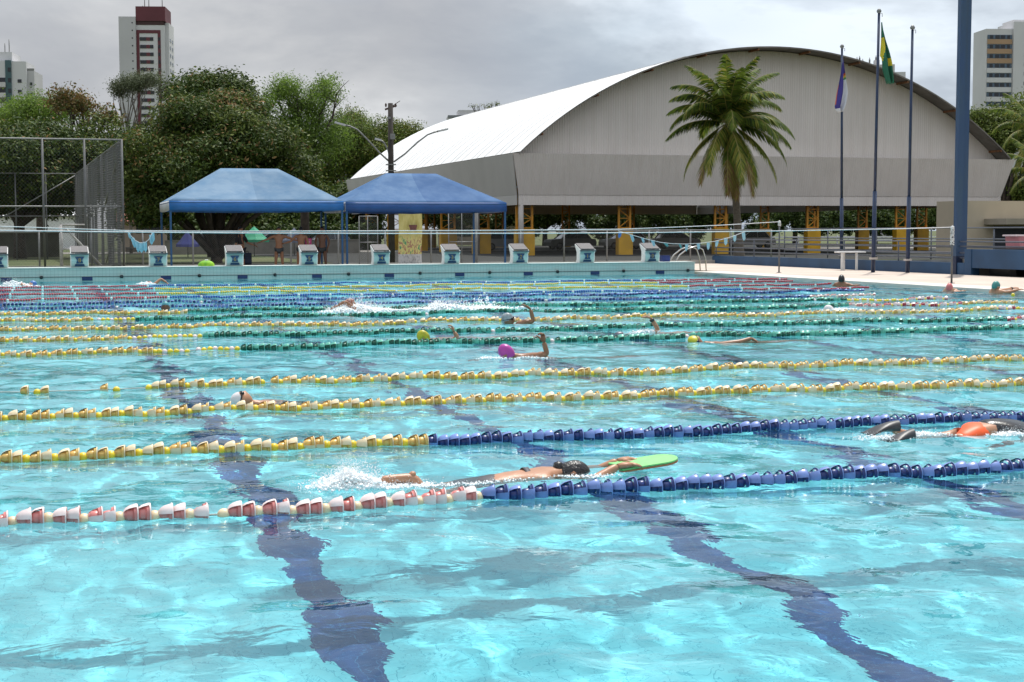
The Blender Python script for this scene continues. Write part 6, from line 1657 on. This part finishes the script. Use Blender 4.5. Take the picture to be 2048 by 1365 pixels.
stander(557.5, 58.0, 1.76, 'bare chested man with both arms spread, under the left tent', SK_BRN, (-.15, -1, 0), dict(L=(V3(.9, 0, -.32), V3(.9, -.1, -.28)), R=(V3(-.9, 0, -.42), V3(-.92, -.1, -.35))))
Jm, sm = stander(602, 57.9, 1.76, 'bare chested man holding a pink board, back turned, beside the block with number 5', SK_BRN, (.3, 1, 0), dict(L=(V3(-.7, .1, -.7), V3(-.9, .1, -.25)), R=(V3(.25, -.05, -1), V3(.1, .25, -.8))))
stander(644, 58.3, 1.78, 'bare chested man with skin darkened for the tent shade, by the right tent leg', SK_DRK, (-.3, -1, 0), dict(L=(V3(.3, 0, -1), V3(-.3, -.3, -.8)), R=(V3(-.25, 0, -1), V3(.3, -.3, -.8))))  # the deep skin tone carries the tent shade on this man
a = at(610.5, 496, 58.1); e = at(623, 477, 58.1)
t = thing('pink_board', (a.x, 58.1, a.z), 'bright pink board with white print carried by the man with his back turned', 'board')
b = MB(); w_, h_ = e.x - a.x, e.z - a.z; b.box2((0, 0, 0), (w_, .03, h_)); b.build('panel', mat('pink_plastic', (.60, .03, .20), .5, .05, 5), t, .008)
b = MB()
for k, (x0, x1, z) in enumerate(((.2, .55, .80), (.6, .8, .80), (.2, .8, .62), (.2, .75, .5), (.3, .7, .22))): b.box2((w_ * x0, -.004, h_ * z), (w_ * x1, -.001, h_ * (z + .06)))
b.build('print', mat('pale_print', (.7, .55, .65), .6), t)

# --- small things on and behind the end wall
q = at(413, 532, PY1 + .35)
t = thing('bag', (q.x, PY1 + .35, TOPW + .025), 'lime green bag with a white collar lying on the end wall', 'bag')
b = MB(); vs = []
for i in range(7):
    ph = math.pi / 2 * i / 6
    for k in range(16):
        th = 2 * math.pi * k / 16; r_ = math.cos(ph) * (1 + .10 * math.sin(th * 5))
        vs.append((r_ * math.cos(th) * .27, r_ * math.sin(th) * .2, .19 * math.sin(ph) ** .8))
b.add(vs, [(i * 16 + k, i * 16 + (k + 1) % 16, (i + 1) * 16 + (k + 1) % 16, (i + 1) * 16 + k) for i in range(6) for k in range(16)], 0, True)
b.build('sack', mat('lime_fabric', (.30, .55, .02), .7, vscale=5, col2=(.12, .36, .02)), t)
b = MB(); b.lathe([(.05, .165), (.06, .20), (.05, .215), (.03, .20)], 12); b.build('collar', M_white, t)
q = at(1328, 524, PY1 + .8)
t = thing('crate', (q.x, PY1 + .72, TOPW + .025), 'dark blue plastic crate behind the rightmost starting block', 'crate')
b = MB(); w_, d_, h_ = .15, .12, .22
for (c_, dd) in (((0, 0, .01), (2 * w_, 2 * d_, .02)), ((-w_, 0, h_ / 2), (.012, 2 * d_, h_)), ((w_, 0, h_ / 2), (.012, 2 * d_, h_)), ((0, -d_, h_ / 2), (2 * w_, .012, h_)), ((0, d_, h_ / 2), (2 * w_, .012, h_))): b.box(c_, dd)
b.build('box', mat('crate_blue', (.012, .03, .16), .5, .1, 6), t)
b = MB()
for sx in (-1, 1): b.box((0, sx * d_, h_ - .005), (2 * w_ + .04, .03, .025)); b.box((sx * w_, 0, h_ - .008), (.03, 2 * d_ + .03, .024))
b.build('rim', mat('crate_blue', (.012, .03, .16), .5), t)
q = at(494, 512, 59)
t = thing('backpack', (q.x, 59, 0.35), 'dark blue backpack standing on the low wall behind the person in black', 'backpack')
b = MB(); b.box((0, 0, .22), (.34, .22, .44)); b.box((0, -.14, .16), (.26, .08, .24)); b.build('bag_body', mat('backpack_blue', (.02, .03, .06), .7, .2, 6), t, .04)
b = MB(); b.tube([(-.06, 0, .43), (-.05, 0, .5), (.05, 0, .5), (.06, 0, .43)], .014, 6); b.build('handle', M_black, t)
b = MB(); b.box2((at(410, 500, 59).x, 58.9, 0), (at(680, 500, 59).x, 59.4, .35)); tag(b.build('low_wall', mat('navy_kerb', (.02, .028, .045), .7, .2, 2)), 'low dark kerb wall under the left tent behind the standing men', 'wall')

# ------------------------------------------------------------------ splashes
M_foam = bpy.data.materials.new('foam'); M_foam.use_nodes = True
p = M_foam.node_tree.nodes['Principled BSDF']; p.inputs['Base Color'].default_value = (.93, .95, .96, 1); p.inputs['Roughness'].default_value = .25; p.inputs['Subsurface Weight'].default_value = 0.0
_ico_bm = bmesh.new(); bmesh.ops.create_icosphere(_ico_bm, subdivisions=1, radius=1.0); ICO_V = np.array([v.co[:] for v in _ico_bm.verts]); ICO_F = np.array([[v.index for v in f.verts] for f in _ico_bm.faces]); _ico_bm.free()
def splash(label, plumes, seed):
    """plumes: (u, y, length x, depth y, height, count, lean, drop size)"""
    g = np.random.default_rng(seed); Cs, Rs = [], []
    for (u, y, lx, ly, h, n, lean, rs) in plumes:
        n = int(n * (3.2 if y < 12 else 1.15)); rs *= (.62 if y < 12 else .72)
        c = uz(u, 0, y); s_ = g.random(n); hh = h * g.random(n) ** 1.9
        k = g.integers(0, 9, n); jet = g.normal(size=(9, 2))
        x = c.x + g.normal(size=n) * lx * .33 * (1 - .35 * hh / h) + lean * hh + jet[k, 0] * hh * .35
        yy = c.y + g.normal(size=n) * ly * .33 + jet[k, 1] * hh * .25
        z = wave_height(x, yy) + hh * (.6 + .4 * np.abs(jet[k, 0])) * np.exp(-((x - c.x) / (lx * .6)) ** 2) + .004
        Cs.append(np.stack([x, yy, z], 1)); Rs.append(.62 * rs * (.35 + 1.1 * g.random(n) ** 2.5) * (1 - .55 * hh / h))
        # frothy mass at the foot of the plume
        m_ = n // 3; hm = h * .42 * g.random(m_) ** 1.4
        x = c.x + g.normal(size=m_) * lx * .24 + lean * hm; yy = c.y + g.normal(size=m_) * ly * .24
        Cs.append(np.stack([x, yy, wave_height(x, yy) + hm * np.exp(-((x - c.x) / (lx * .45)) ** 2)], 1)); Rs.append(rs * (1.0 + 1.3 * g.random(m_)) * (1 - .4 * hm / h))
    Cc, Rr = np.concatenate(Cs), np.concatenate(Rs); n = len(Cc); o = Cc.mean(0)
    V = (ICO_V[None] * Rr[:, None, None] + (Cc - o)[:, None]).reshape(-1, 3)
    Fq = (ICO_F[None] + (np.arange(n) * len(ICO_V))[:, None, None]).reshape(-1, 3)
    ob = link('splash', np_mesh('splash', V, Fq, M_foam, True), None, tuple(o))
    ob['kind'] = 'stuff'; ob['label'] = label; ob['category'] = 'splash'
splash('white splash kicked up behind the kickboard swimmer', [(705, 9.35, .42, .25, .20, 1500, -.25, .010), (725, 9.4, .5, .3, .06, 900, 0, .010), (690, 9.35, .14, .12, .27, 500, -.1, .009), (800, 9.3, .35, .2, .05, 300, 0, .008), (930, 9.25, .8, .15, .018, 160, 0, .006), (1180, 9.22, .5, .12, .018, 120, 0, .006)], 1)
splash('long white splash around the sprinting swimmer', [(712, 29.7, 1.0, .5, .36, 2600, -.2, .022), (690, 29.5, .6, .4, .22, 1200, 0, .022), (745, 29.6, .8, .4, .2, 900, 0, .02)], 2)
splash('trail of white water left behind the sprinting swimmer', [(905, 29.9, 1.2, .5, .26, 2400, -.1, .022), (875, 29.9, .5, .4, .40, 700, -.25, .016), (960, 30.0, 1.6, .5, .12, 1600, .2, .018), (960, 30.3, .8, .5, .62, 260, .3, .014), (830, 29.8, 1.0, .4, .08, 600, 0, .018)], 3)
splash('small splash thrown up by the swimmer at the far left', [(28, 47.3, .9, .5, .40, 420, -.5, .022), (45, 47.3, .9, .4, .1, 300, 0, .02)], 4)
splash('small foam around the arm of the swimmer with the watch', [(1290, 22.4, .5, .3, .08, 420, 0, .012)], 5)
splash('small foam beside the swimmer with the finned feet', [(1850, 10.3, .35, .25, .06, 320, 0, .007), (1770, 10.35, .4, .3, .04, 260, 0, .006), (2030, 10.1, .3, .15, .07, 300, 0, .008)], 6)
splash('light foam in front of the magenta capped swimmer', [(985, 18.2, .35, .25, .07, 300, 0, .010), (1060, 18.1, .5, .2, .04, 260, 0, .008)], 7)
splash('light foam at the arm of the swimmer at the far wall', [(293, 48.2, .5, .4, .14, 300, 0, .02)], 8)
splash('foam behind the swimmer with the plain white cap', [(1680, 27.3, .8, .4, .07, 420, 0, .016)], 9)
